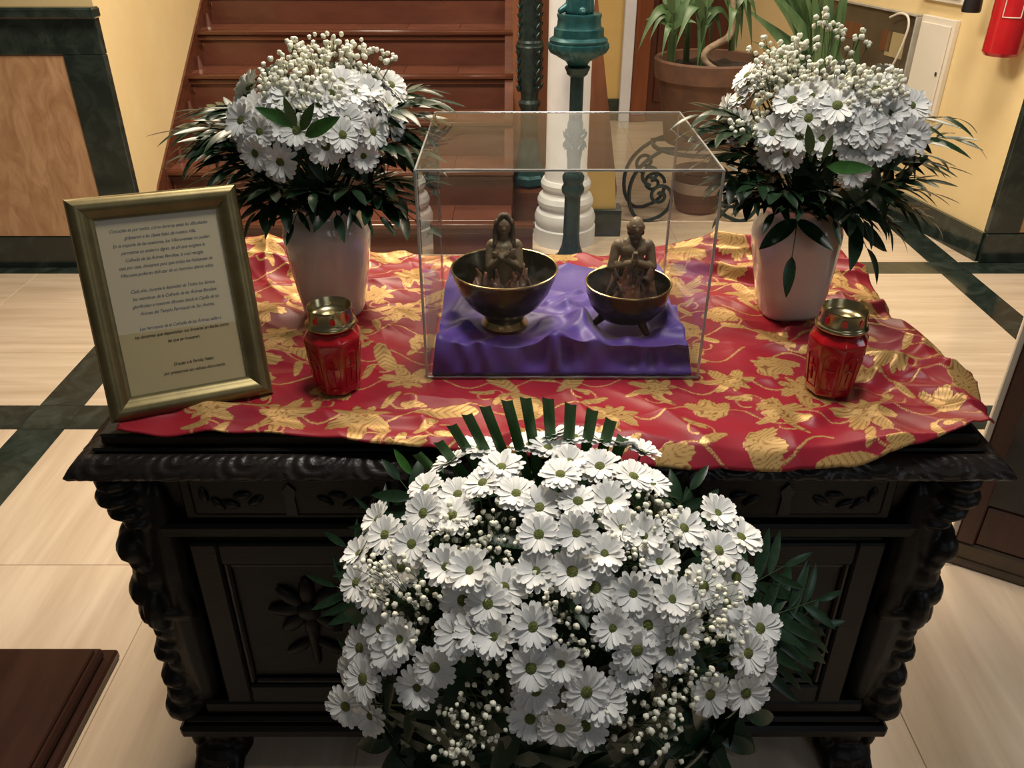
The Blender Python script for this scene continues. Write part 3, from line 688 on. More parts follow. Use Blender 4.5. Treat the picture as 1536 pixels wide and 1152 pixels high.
# ================================================================== RED AND GOLD CLOTH
def interp(pts, n):      # resample an open polyline by its own parameter
    pts = np.array(pts, float); d = np.r_[0, np.cumsum(np.hypot(*np.diff(pts, axis=0).T))]; return pts, d
def world(l): return [tuple(P(x, y, z=T+.004))[:2] for x, y in l]
front = world([(176, 651), (240, 655), (320, 652), (400, 651), (520, 660), (640, 667), (760, 673), (900, 677), (1050, 683), (1180, 683), (1290, 680), (1400, 662), (1492, 637)])
right = world([(1492, 637), (1480, 600), (1462, 560), (1440, 525), (1405, 507), (1345, 492), (1328, 450), (1312, 425), (1290, 405), (1258, 394)])
backe = world([(352, 388), (430, 385), (480, 386), (570, 386), (640, 387), (800, 387), (900, 386), (1000, 384), (1060, 385), (1130, 384), (1200, 386), (1258, 394)])
left = world([(176, 651), (205, 600), (245, 530), (290, 460), (330, 410), (352, 388)])
NU, NV = 400, 300
def samp(poly, n):
    p = np.array(poly); d = np.r_[0, np.cumsum(np.hypot(p[1:, 0]-p[:-1, 0], p[1:, 1]-p[:-1, 1]))]; d /= d[-1]
    t = np.linspace(0, 1, n); k = 9
    q = np.stack([np.interp(t, d, p[:, 0]), np.interp(t, d, p[:, 1])], 1)
    ker = np.ones(k)/k                                   # soften the corners, keep the ends
    qq = np.stack([np.convolve(np.pad(q[:, i], k//2, mode='edge'), ker, 'valid') for i in (0, 1)], 1); qq[0] = q[0]; qq[-1] = q[-1]; return qq
Fc, Bc, Lc, Rc = samp(front, NU), samp(backe, NU), samp(left, NV), samp(right, NV)
U = np.linspace(0, 1, NU)[None, :, None]; V = np.linspace(0, 1, NV)[:, None, None]
XY = (1-V)*Fc[None]+V*Bc[None]+(1-U)*Lc[:, None]+U*Rc[:, None]-((1-U)*(1-V)*Fc[0]+U*(1-V)*Fc[-1]+(1-U)*V*Bc[0]+U*V*Bc[-1])
X, Y = XY[..., 0], XY[..., 1]
def nz(x, y, s, seed):   # smooth value noise, vectorised
    rs = np.random.RandomState(seed); gsz = 64; tab = rs.rand(gsz, gsz)
    fx, fy = x*s+100, y*s+100; ix, iy = np.floor(fx).astype(int), np.floor(fy).astype(int); fx, fy = fx-ix, fy-iy
    fx, fy = fx*fx*(3-2*fx), fy*fy*(3-2*fy); t = lambda a, b: tab[a % gsz, b % gsz]
    return (t(ix, iy)*(1-fx)+t(ix+1, iy)*fx)*(1-fy)+(t(ix, iy+1)*(1-fx)+t(ix+1, iy+1)*fx)*fy
def ridge(x, y, ang, freq, seed, warp=.35):
    c, s = math.cos(ang), math.sin(ang); a = (x*c+y*s)*freq+nz(x, y, 4, seed)*warp*6; return (1-np.abs(np.sin(a)))**2.2
edge = np.minimum.reduce([np.broadcast_to(U[..., 0], X.shape), np.broadcast_to(1-U[..., 0], X.shape), np.broadcast_to(V[..., 0], X.shape), np.broadcast_to(1-V[..., 0], X.shape)])
wr = .010*ridge(X, Y, 1.25, 16, 3)*nz(X, Y, 5, 11)+.007*ridge(X, Y, .35, 22, 5)*nz(X, Y, 6, 13)+.004*nz(X, Y, 18, 17)+.006*ridge(X, Y, 1.7, 30, 8)*nz(X, Y, 7, 19)
rt = np.clip((X-.45)/.3, 0, 1); lf = np.clip((-.38-X)/.2, 0, 1); bk = np.clip((Y-1.5)/.4, 0, 1)
wr = wr*(1.3+1.1*rt+.5*lf+.6*bk)+.004*ridge(X, Y, .9, 45, 51, .6)*nz(X, Y, 8, 53)
# creases of the folded cloth at the right, and a puffed rear right corner
for (ax, ay, bx, by, am) in ((.50, 1.16, .80, 1.42, .008), (.60, 1.36, .70, 1.22, .006), (.62, 1.30, .80, 1.22, .008), (.55, 1.48, .78, 1.60, .016), (.36, 1.80, .62, 1.72, .016), (.28, 1.92, .60, 1.86, .014), (-.55, 1.20, -.15, 1.16, .006)):
    dx_, dy_ = bx-ax, by-ay; L2 = dx_*dx_+dy_*dy_; t = np.clip(((X-ax)*dx_+(Y-ay)*dy_)/L2, 0, 1)
    dd_ = np.hypot(X-ax-t*dx_, Y-ay-t*dy_); wr = wr+am*np.exp(-(dd_/.014)**2)-am*.4*np.exp(-((dd_-.03)/.014)**2)
foot_prints = []
def flat(cx_, cy_, r): foot_prints.append((cx_, cy_, r))
VL = P(504, 462, z=T+.006); VR = P(1182, 466, z=T+.006); CL = P(508, 580, z=T+.006); CR = P(1241, 584, z=T+.006)
for c_, r_ in ((VL, .075), (VR, .075), (CL, .05), (CR, .05)): flat(c_.x, c_.y, r_)
for a_ in np.linspace(-.14, .32, 6):
    for b_ in np.linspace(1.34, 1.69, 5): flat(a_, b_, .06)
for (fx_, fy_, fr_) in foot_prints:
    dd_ = np.hypot(X-fx_, Y-fy_); wr = wr*np.clip((dd_-fr_*.9)/.05, 0, 1)
Zc = T+.005+np.maximum(wr, 0)
bl = np.interp(X, [-.75, -.68, -.56, -.42, -.30, .22, .36, .48, .62, .74, .82], [.030, .040, .048, .038, 0, 0, .022, .044, .042, .030, .02])
Zc = Zc+bl*np.exp(-((Y-1.865)/.042)**2)+bl*.35*np.exp(-((Y-1.78)/.03)**2)
ov = np.clip(DF-.012-Y, 0, .1); Zc = Zc-ov**2*9
ovr = np.clip(X-(xr-.0), 0, .3); Zc = Zc-ovr*.55
Zc = Zc+.012*np.exp(-((X-.80)/.05)**2-((Y-1.33)/.12)**2)
# woven pattern as a signed field: leaves, fan flowers and curling vines (flat weave, colour only)
sdf = np.full(X.shape, 1.0); vein = np.zeros(X.shape)
rp = random.Random(21)
def stamp(cx_, cy_, R, rot, kind):
    m = (np.abs(X-cx_) < R*1.5) & (np.abs(Y-cy_) < R*1.5)
    if not m.any(): return
    lx, ly = X[m]-cx_, Y[m]-cy_; c, s = math.cos(rot), math.sin(rot); a, b = lx*c+ly*s, -lx*s+ly*c
    rho = np.hypot(a, b)+1e-9; th = np.arctan2(b, a)
    if kind == 0:      # many-pointed vine leaf
        k = 3.5; lob = np.abs(np.cos(th*k)); rr = R*(.52+.62*lob**1.2)*(.74+.26*np.cos(th)); rr = rr*(1+.05*np.cos(th*35)); vv = np.sin(th*40+rho/R*6)
    elif kind == 1:    # fan-shaped carnation opening one way
        fan = np.clip(1.5-np.abs(th)*.80, .14, 1); rr = R*1.12*fan*(.78+.24*np.abs(np.cos(th*4.5)))*(1+.04*np.cos(th*45)); vv = np.sin(th*52)
    else:              # slim pointed leaf
        aa_ = a/R; w = .30*np.sqrt(np.clip(1-aa_**2, 0, 1))*np.clip(1-aa_*.25, 0, 2); rr = None
        f = (np.abs(b-.12*R*np.sin(aa_*2))/R-w)*.8+np.clip(np.abs(aa_)-1, 0, 1); vv = np.sin(aa_*24+np.abs(b)/R*26)
    if rr is not None: f = (rho-rr)/R
    f = f*R*40; cur = sdf[m]; better = f < cur
    cur[better] = f[better]; sdf[m] = cur; v_ = vein[m]; v_[better] = vv[better]; vein[m] = v_
def vine(pts, w):
    for (p, q) in zip(pts[:-1], pts[1:]):
        m = (X > min(p[0], q[0])-.02) & (X < max(p[0], q[0])+.02) & (Y > min(p[1], q[1])-.02) & (Y < max(p[1], q[1])+.02)
        if not m.any(): continue
        dx_, dy_ = q[0]-p[0], q[1]-p[1]; L2 = dx_*dx_+dy_*dy_+1e-12; t = np.clip(((X[m]-p[0])*dx_+(Y[m]-p[1])*dy_)/L2, 0, 1)
        f = (np.hypot(X[m]-p[0]-t*dx_, Y[m]-p[1]-t*dy_)-w)*40; cur = sdf[m]; b = f < cur; cur[b] = f[b]; sdf[m] = cur
rows = 0
gy = 1.08
while gy < 2.1:
    gx = -.72+(.07 if rows % 2 else 0); prev = None
    while gx < .95:
        jx, jy = gx+rp.uniform(-.018, .018), gy+rp.uniform(-.016, .016); k = rp.choice([0, 0, 0, 1, 1, 2])
        stamp(jx, jy, rp.uniform(.050, .064) if k < 2 else .055, rp.uniform(0, 2*PI), k)
        a0 = rp.uniform(0, 2*PI); sg = rp.choice((-1, 1)); pts = []
        for i in range(26):
            s_ = i/25; a = a0+sg*s_*5.2; r_ = .050*(1-.55*s_); pts.append((jx+.07+r_*math.cos(a)*.55, jy+.045+r_*math.sin(a)*.55))
        vine(pts, .0019)
        vine([(jx+.014*i, jy+.022*math.sin(i*.62+a0)) for i in range(11)], .0018)
        e = pts[0]; stamp(e[0], e[1], .027, a0+1, 2); e = pts[12]; stamp(e[0], e[1], .024, a0+3, 2)
        gx += .138
    gy += .098; rows += 1
nv = NU*NV
vs = np.stack([X, Y, Zc], -1).reshape(-1, 3)
idx = np.arange(nv).reshape(NV, NU); q = np.stack([idx[:-1, :-1], idx[:-1, 1:], idx[1:, 1:], idx[1:, :-1]], -1).reshape(-1, 4)
me = bpy.data.meshes.new('brocade_cloth'); me.from_pydata(vs.tolist(), [], q.tolist()); me.update()
me.polygons.foreach_set('use_smooth', [True]*len(me.polygons))
for nm, ar in (('weave', sdf), ('vein', vein)):
    at = me.attributes.new(nm, 'FLOAT', 'POINT'); at.data.foreach_set('value', ar.reshape(-1).astype(np.float32))
m, t, b, out = nt('red_gold_brocade')
at = N(t, 'ShaderNodeAttribute', attribute_name='weave'); av = N(t, 'ShaderNodeAttribute', attribute_name='vein')
tc = N(t, 'ShaderNodeTexCoord'); n1 = N(t, 'ShaderNodeTexNoise', i_Scale=260.0, i_Detail=2.0); t.links.new(tc.outputs['Object'], n1.inputs['Vector'])
ad = N(t, 'ShaderNodeMath', operation='MULTIPLY_ADD'); ad.inputs[1].default_value = .16; t.links.new(n1.outputs[0], ad.inputs[0]); t.links.new(at.outputs['Fac'], ad.inputs[2])
mask = N(t, 'ShaderNodeMapRange'); mask.inputs[1].default_value = .04; mask.inputs[2].default_value = .12; mask.inputs[3].default_value = 1; mask.inputs[4].default_value = 0
t.links.new(ad.outputs[0], mask.inputs[0])
gold = ramp(t, av.outputs['Fac'], [(.0, (.50, .31, .115)), (.6, (.36, .195, .06)), (.9, (.25, .10, .035))])
n2 = N(t, 'ShaderNodeTexNoise', i_Scale=5.0); t.links.new(tc.outputs['Object'], n2.inputs['Vector'])
red = ramp(t, n2.outputs[0], [(.35, (.32, .014, .026)), (.65, (.24, .010, .026))])
mx = N(t, 'ShaderNodeMix', data_type='RGBA'); t.links.new(mask.outputs[0], mx.inputs[0]); t.links.new(red, mx.inputs[6]); t.links.new(gold, mx.inputs[7])
t.links.new(mx.outputs[2], b.inputs['Base Color'])
mm = N(t, 'ShaderNodeMath', operation='MULTIPLY'); mm.inputs[1].default_value = .35; t.links.new(mask.outputs[0], mm.inputs[0]); t.links.new(mm.outputs[0], b.inputs['Metallic'])
b.inputs['Roughness'].default_value = .42; b.inputs['Specular IOR Level'].default_value = .32
bp = N(t, 'ShaderNodeBump', i_Strength=.25, i_Distance=.002); t.links.new(mask.outputs[0], bp.inputs['Height']); t.links.new(bp.outputs[0], b.inputs['Normal'])
me.materials.append(m)
cl = bpy.data.objects.new('brocade_cloth', me); COL.objects.link(cl); origin(cl, (DCX, 1.5, T))
sm = cl.modifiers.new('thick', 'SOLIDIFY'); sm.thickness = .003; sm.offset = -1
tag(cl, 'crumpled red brocade cloth with gold leaves spread over the dark desk', 'tablecloth')

# ================================================================== FRAMED TEXT
FW, FH = .259, .359
fo = Vector((-.655, 1.143, T+.013)); yaw, lean, roll = .45, .37, -.035
cu = Vector((math.cos(yaw), math.sin(yaw), 0)); nb = Vector((-math.sin(yaw), math.cos(yaw), 0))
vv_ = Z*math.cos(lean)+nb*math.sin(lean)
fu = cu*math.cos(roll)+vv_*math.sin(roll); fv = -cu*math.sin(roll)+vv_*math.cos(roll); fn = fu.cross(fv)   # towards the viewer
FM = Matrix(((fu.x, fv.x, fn.x, fo.x), (fu.y, fv.y, fn.y, fo.y), (fu.z, fv.z, fn.z, fo.z), (0, 0, 0, 1)))
fr = thing('picture_frame', 'gold picture frame holding a text in script, leaning at desk left corner', 'picture frame', fo)
fr.location = (0, 0, 0); fr.matrix_world = FM
fr['_w'] = [0, 0, 0]
wF = .037
prof = [(0, -.004), (0, .009), (.003, .014), (.009, .018), (.016, .0185), (.023, .015), (.029, .009), (.033, .0065), (wF, .006), (wF, -.004)]
cs = [(0, 0), (FW, 0), (FW, FH), (0, FH)]; ins = [(1, 1), (-1, 1), (-1, -1), (1, -1)]
for i in range(4):
    j = (i+1) % 4; vs = []; fs = []
    for (c_, s_) in ((cs[i], ins[i]), (cs[j], ins[j])):
        for (w, h) in prof: vs.append(Vector((c_[0]+s_[0]*w, c_[1]+s_[1]*w, h)))
    n = len(prof)
    for k in range(n): k2 = (k+1) % n; fs.append([k, k2, n+k2, n+k])
    fs.append(list(range(n))); fs.append([n+k for k in range(n)][::-1])
    obj('frame_rail', G().add(vs, fs), M['goldframe'], fr, True, 50)
obj('paper', G().box(wF-.003, FW-wF+.003, wF-.003, FH-wF+.003, -.002, .0005), M['paper'], fr, False)
obj('glazing', G().box(wF-.002, FW-wF+.002, wF-.002, FH-wF+.002, .0022, .0038), M['glass'], fr, False)
obj('backboard', G().box(.004, FW-.004, .004, FH-.004, -.008, -.0041), M['backboard'], fr, False)
obj('easel_strut', G().prism([(FW/2-.035, FH*.72, -.0085), (FW/2+.035, FH*.72, -.0085), (FW/2+.03, .05, -.12), (FW/2-.03, .05, -.12)], (0, 0, -.003)), M['backboard'], fr, False)
pw, ph = FW-2*wF, FH-2*wF
lines = [(.075, 'Conocido es por todos, cómo durante estas las dificultades'), (.117, 'golpearon a las clases bajas de nuestra Villa.'), (.158, 'En la mayoría de las ocasiones, los Villanovenses no podían'),
         (.200, 'permitirse un entierro digno, de ahí que surgiera la'), (.242, 'Cofradía de las Ánimas Benditas, la cual recogía,'), (.283, 'casa por casa, donativos para que todos los habitantes de'), (.325, 'Villanueva pudieran disfrutar de un honroso último adiós.'),
         (.420, 'Cada año, durante la festividad de Todos los Santos,'), (.463, 'los miembros de la Cofradía de las Ánimas Benditas'), (.506, 'glorificaban a nuestros difuntos desde la Capilla de las'), (.549, 'Ánimas del Templo Parroquial de San Andrés.'),
         (.635, 'Los hermanos de la Cofradía de las Ánimas salían a'), (.680, 'los donantes que depositaban sus limosnas en bacías como'), (.725, 'las que se muestran.'), (.865, 'Gracias a la Familia Nieto'), (.912, 'por prestarnos tan valioso documento.')]
for k, (fy, tx) in enumerate(lines):
    cu_ = bpy.data.curves.new('line', 'FONT'); cu_.body = tx; cu_.size = .0068; cu_.shear = .42; cu_.align_x = 'CENTER'; cu_.space_character = .93; cu_.offset = .00004
    to = bpy.data.objects.new('tmp', cu_); COL.objects.link(to); dg = bpy.context.evaluated_depsgraph_get(); dg.update()
    me = bpy.data.meshes.new_from_object(to.evaluated_get(dg)); bpy.data.objects.remove(to)
    w = max(v.co.x for v in me.vertices)-min(v.co.x for v in me.vertices)
    sx = min(1.0, pw*.90/w); off = .012 if fy > .8 else (.004 if fy > .4 else 0)
    me.name = 'lettering'; me.transform(Matrix.Translation((FW/2+off, FH-wF-fy*ph, .0008)) @ Matrix.Diagonal((sx, 1.12, 1, 1)))
    me.materials.clear(); link('lettering', me, fr, None, M['ink'])

# ================================================================== VASES AND GRAVE CANDLES
def vase(c, label):
    t = thing('vase', label, 'vase', c, 'white vases on the brocade cloth')
    c = Vector(c); prof = [(.052, 0), (.060, .002), (.063, .010), (.070, .05), (.078, .10), (.085, .15), (.0865, .17), (.084, .190), (.074, .208), (.066, .216), (.067, .226), (.070, .232), (.066, .234), (.062, .226), (.060, .205), (.072, .17), (.06, .03)]
    n = 64; ff = G(); vs = []; fs = []
    for (r, z) in prof:
        e = 2+.9*max(0, 1-z/.2)
        for i in range(n):
            a = 2*PI*i/n+.2; ca, sa = math.cos(a), math.sin(a); k = (abs(ca)**e+abs(sa)**e)**(-1/e)
            vs.append(c+Vector((r*k*ca, r*k*sa, z)))
    for j in range(len(prof)-1):
        for i in range(n): q = (i+1) % n; fs.append([j*n+i, j*n+q, (j+1)*n+q, (j+1)*n+i])
    fs.append(list(range(n))[::-1]); obj('body', ff.add(vs, fs), M['vase'], t, True, 60); return t
vase(VL, 'white ceramic vase behind the left red candle, between frame and case')
vR = vase(VR, 'white ceramic vase right of the acrylic case, behind right candle'); vR.rotation_euler = (0, math.radians(-4), 0); vR.location.z += .004
def candle(c, label, rot):
    t = thing('grave_candle', label, 'candle', c, 'red grave candles')
    c = Vector(c); n = 8
    def ring(r, z): return [c+Vector((r*math.cos(rot+2*PI*(i+.5)/n), r*math.sin(rot+2*PI*(i+.5)/n), z)) for i in range(n)]
    prof = [(.033, 0), (.039, .004), (.0405, .012), (.050, .098), (.0505, .106), (.041, .119), (.037, .122), (.037, .128)]
    g = G(); vs = []; fs = []
    for r, z in prof: vs += ring(r, z)
    for j in range(len(prof)-1):
        for i in range(n): q = (i+1) % n; fs.append([j*n+i, j*n+q, (j+1)*n+q, (j+1)*n+i])
    fs.append(list(range(n))[::-1]); fs.append([(len(prof)-1)*n+i for i in range(n)])
    g.add(vs, fs)
    bm = bmesh.new(); tmp = bpy.data.meshes.new('t'); tmp.from_pydata(g.v, [], g.f); bm.from_mesh(tmp); bmesh.ops.recalc_face_normals(bm, faces=bm.faces[:])
    bmesh.ops.bevel(bm, geom=bm.edges[:], offset=.0022, segments=2, affect='EDGES', profile=.5); bm.verts.index_update()
    g2 = G(); g2.add([v.co.copy() for v in bm.verts], [[v.index for v in f.verts] for f in bm.faces]); bm.free()
    obj('glass_body', g2, M['redglass'], t, True, 60)
    for i in range(n):          # arched relief with a cross on each facet
        a = rot+2*PI*i/n; e = Vector((math.cos(a), math.sin(a), 0)); s = e.cross(Z)*-1
        def fp(u, h): 
            r = .0405*math.cos(PI/n)+(.050-.0405)*math.cos(PI/n)*(h-.012)/(.098-.012); return c+e*(r+.0006)+s*u+Z*h
        arch = [fp(-.011, .018), fp(-.0125, .07)]+[fp(-.0125*math.cos(q), .07+.018*math.sin(q)) for q in [PI*k/8 for k in range(1, 8)]]+[fp(.0125, .07), fp(.011, .018)]
        rg = G().tube(arch, .0011, 6, True)
        rg.tube([fp(0, .030), fp(0, .072)], .0016, 6); rg.tube([fp(-.007, .058), fp(.007, .058)], .0016, 6)
        obj('relief', rg, M['redglass'], t)
    obj('lid', G().lathe([(.0405, .124), (.043, .1255), (.0435, .129), (.041, .1315), (.0395, .133), (.039, .135), (.0372, .155), (.0376, .1575), (.0368, .159), (.0356, .1575), (.0345, .146), (.030, .140), (.018, .1365), (.0, .1355)], 48, c, cap=False), M['brass'], t, ang=60)
    for i in range(8):
        a = rot+2*PI*i/8+.2; e = Vector((math.cos(a), math.sin(a), -.09)).normalized(); s = Vector((-math.sin(a), math.cos(a), 0)); u = e.cross(s); u = u if u.z > 0 else -u
        p0 = c+Vector((math.cos(a), math.sin(a), 0))*.0384+Z*.144
        poly = [p0+s*(-.0045)+u*-.0055, p0+s*.0045+u*-.0055, p0+s*.0046+u*.001, p0+s*.003+u*.005, p0+u*.0062, p0-s*.003+u*.005, p0-s*.0046+u*.001]
        obj('lid_window', G().prism(poly, e*.0007), M['redwin'], t, False)
    return t
candle(CL, 'red glass grave candle beside the gold frame, in front of left vase', -PI/2+.1)
candle(CR, 'red glass grave candle near the right end of the desk', -PI/2+.3)

# ================================================================== ACRYLIC CASE WITH PURPLE CLOTH, BOWLS AND FIGURES
K0 = P(641, 566, z=T+.008); K1 = P(1046, 568, z=T+.008)
kx0, kx1 = K0.x, K1.x; ky0 = (K0.y+K1.y)/2; ky1 = ky0+.40; kz0 = T+.008; kz1 = kz0+.378
cs_ = thing('acrylic_case', 'clear acrylic display case over two bowls on purple cloth', 'display case', ((kx0+kx1)/2, ky0, kz0))
th = .004
obj('front_panel', G().box(kx0+th, kx1-th, ky0, ky0+th, kz0, kz1-th), M['acrylic'], cs_, False)
obj('rear_panel', G().box(kx0+th, kx1-th, ky1-th, ky1, kz0, kz1-th), M['acrylic'], cs_, False)
obj('side_panel', G().box(kx0, kx0+th, ky0, ky1, kz0, kz1-th), M['acrylic'], cs_, False)
obj('side_panel', G().box(kx1-th, kx1, ky0, ky1, kz0, kz1-th), M['acrylic'], cs_, False)
obj('top_panel', G().box(kx0, kx1, ky0, ky1, kz1-th+.0002, kz1), M['acrylic'], cs_, False)
ew = .0022
for (x, y) in ((kx0, ky0), (kx1, ky0), (kx0, ky1), (kx1, ky1)):
    obj('polished_edge', G().box(x-ew, x+ew, y-ew, y+ew, kz0, kz1, .0008), M['edge'], cs_, False)
for y in (ky0, ky1): obj('polished_edge', G().box(kx0, kx1, y-ew*.7, y+ew*.7, kz1-.003, kz1+.0008, .0006), M['edge'], cs_, False)
for x in (kx0, kx1): obj('polished_edge', G().box(x-ew*.7, x+ew*.7, ky0, ky1, kz1-.003, kz1+.0008, .0006), M['edge'], cs_, False)
for y in (ky0,): obj('base_edge', G().box(kx0, kx1, y-.001, y+.003, kz0-.001, kz0+.003, .0005), M['greymetal'], cs_, False)

# purple satin over a low block
nu, nv_ = 150, 120
pu = np.linspace(-1, 1, nu)[None, :]; pv = np.linspace(-1, 1, nv_)[:, None]
hx, hy = (kx1-kx0)/2-.006, (ky1-ky0)/2-.008
mx_, my_ = (kx0+kx1)/2, (ky0+ky1)/2
def soft(s, lim): return np.clip(s/lim, -1, 1)
lim = .80
gx = soft(pu, lim)*np.ones_like(pv); gy_ = soft(pv, lim)*np.ones_like(pu)
over = np.maximum(np.clip((np.abs(pu)-lim)/(1-lim), 0, 1)*np.ones_like(pv), np.clip((np.abs(pv)-lim)/(1-lim), 0, 1)*np.ones_like(pu))
PX = mx_+gx*(hx-.012)+np.sign(pu)*.010*np.clip((np.abs(pu)-lim)/(1-lim), 0, 1); PYv = my_+gy_*(hy-.012)+np.sign(pv)*.010*np.clip((np.abs(pv)-lim)/(1-lim), 0, 1)
rx_, ry_ = PX-mx_, PYv-my_
fold = .014*ridge(rx_+1, ry_+1, 1.15, 26, 31, .5)*nz(PX, PYv, 9, 33)+.010*ridge(rx_+1, ry_+1, 2.2, 22, 35, .5)*nz(PX, PYv, 8, 37)+.009*nz(PX, PYv, 20, 39)+.012*nz(PX, PYv*.3, 11, 41)*np.exp(-((ry_+.19)/.06)**2)
# long folds drawn from the corners between the bowls
for (ax, ay, bx, by, am, wd_) in ((-.22, -.17, -.08, .02, .018, .020), (-.20, -.06, -.12, .14, .022, .025), (-.02, -.18, .10, -.02, .014, .018), (.06, -.17, .02, -.02, .014, .016), (.0, -.02, .22, .10, .010, .016), (-.02, .0, .05, .05, .012, .012), (.12, -.15, .22, -.05, .016, .02), (.15, .02, .22, -.12, .016, .02), (-.15, -.18, -.02, -.08, .012, .016)):
    dx_, dy_ = bx-ax, by-ay; L2 = dx_*dx_+dy_*dy_; tt = np.clip(((rx_-ax)*dx_+(ry_-ay)*dy_)/L2, 0, 1); dd_ = np.hypot(rx_-ax-tt*dx_, ry_-ay-tt*dy_); fold = fold+am*np.exp(-(dd_/wd_)**2)
fold = fold+.035*np.exp(-((rx_-.19)/.05)**2-((ry_-.15)/.05)**2)+.030*np.exp(-((rx_+.20)/.04)**2-((ry_-.06)/.07)**2)
BL = Vector((P(757, 484, z=T+.062).x, P(757, 484, z=T+.062).y, T+.060)); BR = Vector((P(938, 484, z=T+.062).x, P(938, 484, z=T+.062).y, T+.060))
for (bx, by, br) in ((BL.x, BL.y, .038), (BR.x, BR.y, .045)):
    dd_ = np.hypot(PX-bx, PYv-by); fold = fold*np.clip((dd_-br)/.03, 0, 1)
for (bx, by, br, cap_) in ((BL.x, BL.y, .10, .085), (BR.x, BR.y, .085, .07)):    # keep the cloth below the bowls' bellies
    dd_ = np.hypot(PX-bx, PYv-by); fold = np.where(dd_ < br, np.minimum(fold, .004+.06*np.clip((dd_-.03)/.07, 0, 1)**1.3), fold)
top_ = T+.052+fold
side_w = 1.7*(.007*np.sin(rx_*46+3*np.sin(rx_*17))+.004*np.sin(rx_*120+2*np.sin(rx_*40)+30*ry_))*np.sin(PI*np.clip(over, 0, 1))
PZ = top_*(1-over**1.3)+(T+.009)*over**1.3
PYv = PYv-np.where((pv < -lim) & (over > .05), -(side_w+.008*np.sin(PI*np.clip(over, 0, 1))), 0)
vs = np.stack([PX, PYv, PZ], -1).reshape(-1, 3); idx = np.arange(nu*nv_).reshape(nv_, nu)
q = np.stack([idx[:-1, :-1], idx[:-1, 1:], idx[1:, 1:], idx[1:, :-1]], -1).reshape(-1, 4)
g = G(); g.v = [tuple(v) for v in vs]; g.f = [tuple(f) for f in q]
pc_ = obj('purple_cloth', g, M['purple'], None, True, 180)
origin(pc_, (mx_, my_, T+.008)); sm = pc_.modifiers.new('thick', 'SOLIDIFY'); sm.thickness = .002; sm.offset = -1
tag(pc_, 'crumpled purple satin cloth draped over a low block inside acrylic case', 'cloth')

# bowls
b1 = thing('bronze_bowl', 'larger bronze bowl on a round foot, left inside the case', 'bowl', BL, 'bronze bowls in the case')
R = .0965
pb = [(.040, 0), (.042, .004), (.034, .016), (.030, .022), (.045, .028), (.066, .046), (.083, .072), (.093, .098), (R, .112), (R-.003, .113), (.088, .098), (.078, .074), (.060, .050), (.035, .034), (.0, .031)]
obj('body', G().lathe(pb, 56, BL, cap=False), M['bronze'], b1, ang=60)
obj('rim', G().tube([BL+Vector((R*math.cos(a), R*math.sin(a), .113)) for a in [2*PI*i/64 for i in range(64)]], .0019, 8, True), M['rimbrass'], b1)
obj('foot', G().lathe([(.043, -.002), (.044, .004), (.036, .014)], 32, BL, cap=False), M['rimbrass'], b1)
b2 = thing('bronze_bowl', 'smaller bronze bowl on three feet, right inside the case', 'bowl', BR, 'bronze bowls in the case')
R2 = .078
pb = [(.0, .012), (.030, .0125), (.052, .022), (.068, .042), (.076, .066), (R2, .084), (R2-.003, .085), (.072, .066), (.063, .044), (.046, .028), (.025, .020), (.0, .019)]
obj('body', G().lathe(pb, 56, BR, cap=False), M['bronze'], b2, ang=60)
obj('rim', G().tube([BR+Vector((R2*math.cos(a), R2*math.sin(a), .085)) for a in [2*PI*i/64 for i in range(64)]], .0018, 8, True), M['rimbrass'], b2)
for i in range(3):
    a = -PI/2+.6+i*2*PI/3; e = Vector((math.cos(a), math.sin(a), 0))
    obj('foot', G().cap(BR+e*.045+Z*.016, BR+e*.058+Z*.004, .008, .006), M['bronze'], b2)

# statuettes: souls rising out of flames
def flames(parent, c, rad, h, n, seed, name='flames'):
    rn = random.Random(seed); g = G()
    for i in range(n):
        a = 2*PI*i/n+rn.uniform(-.3, .3); rr = rad*rn.uniform(.45, 1.0); hh = h*rn.uniform(.55, 1.0)*(1.1-.35*rr/rad)
        e = Vector((math.cos(a), math.sin(a), 0)); p = c+e*rr; tw = Vector((-e.y, e.x, 0))*rn.uniform(-.008, .008)
        pts = [p, p+Z*hh*.4+e*.003+tw, p+Z*hh*.75-e*.002-tw, p+Z*hh+e*.002]
        for (u, v, r0, r1) in zip(pts[:-1], pts[1:], (.0085, .0085, .0055), (.0085, .0055, .0018)): g.cap(u, v, r0, r1, 8)
    g.ell(c+Z*h*.2, (rad*.8, rad*.8, h*.3)); return blob(name, g, M['flame'], parent, .0018, 1)
def V3(c, x, y, z): return c+Vector((x, y, z))
# woman
c = BL+Vector((0, .004, .032))
c = c+Z*.008
w1 = thing('woman_statuette', 'clay statuette of a long-haired woman with arms crossed, in flames', 'statuette', c, 'figures in the bronze bowls')
g = G(); q = lambda x, y, z: V3(c, x, y, z)
g.cap(q(0, 0, .02), q(0, 0, .075), .024, .020, 14); g.cap(q(0, 0, .075), q(0, 0, .108), .020, .023, 14); g.ell(q(0, 0, .112), (.024, .015, .018))
g.ell(q(-.010, -.013, .104), (.010, .009, .010)); g.ell(q(.010, -.013, .104), (.010, .009, .010))
g.cap(q(0, .001, .125), q(0, -.001, .138), .0085, .008)
g.ell(q(0, -.003, .153), (.0128, .0142, .0178), 16, 12); g.ell(q(0, -.0165, .1505), (.0022, .003, .0038), 8, 6); g.ell(q(0, -.0145, .1425), (.0042, .0026, .0017), 8, 6); g.ell(q(0, -.012, .138), (.005, .004, .004), 8, 6)
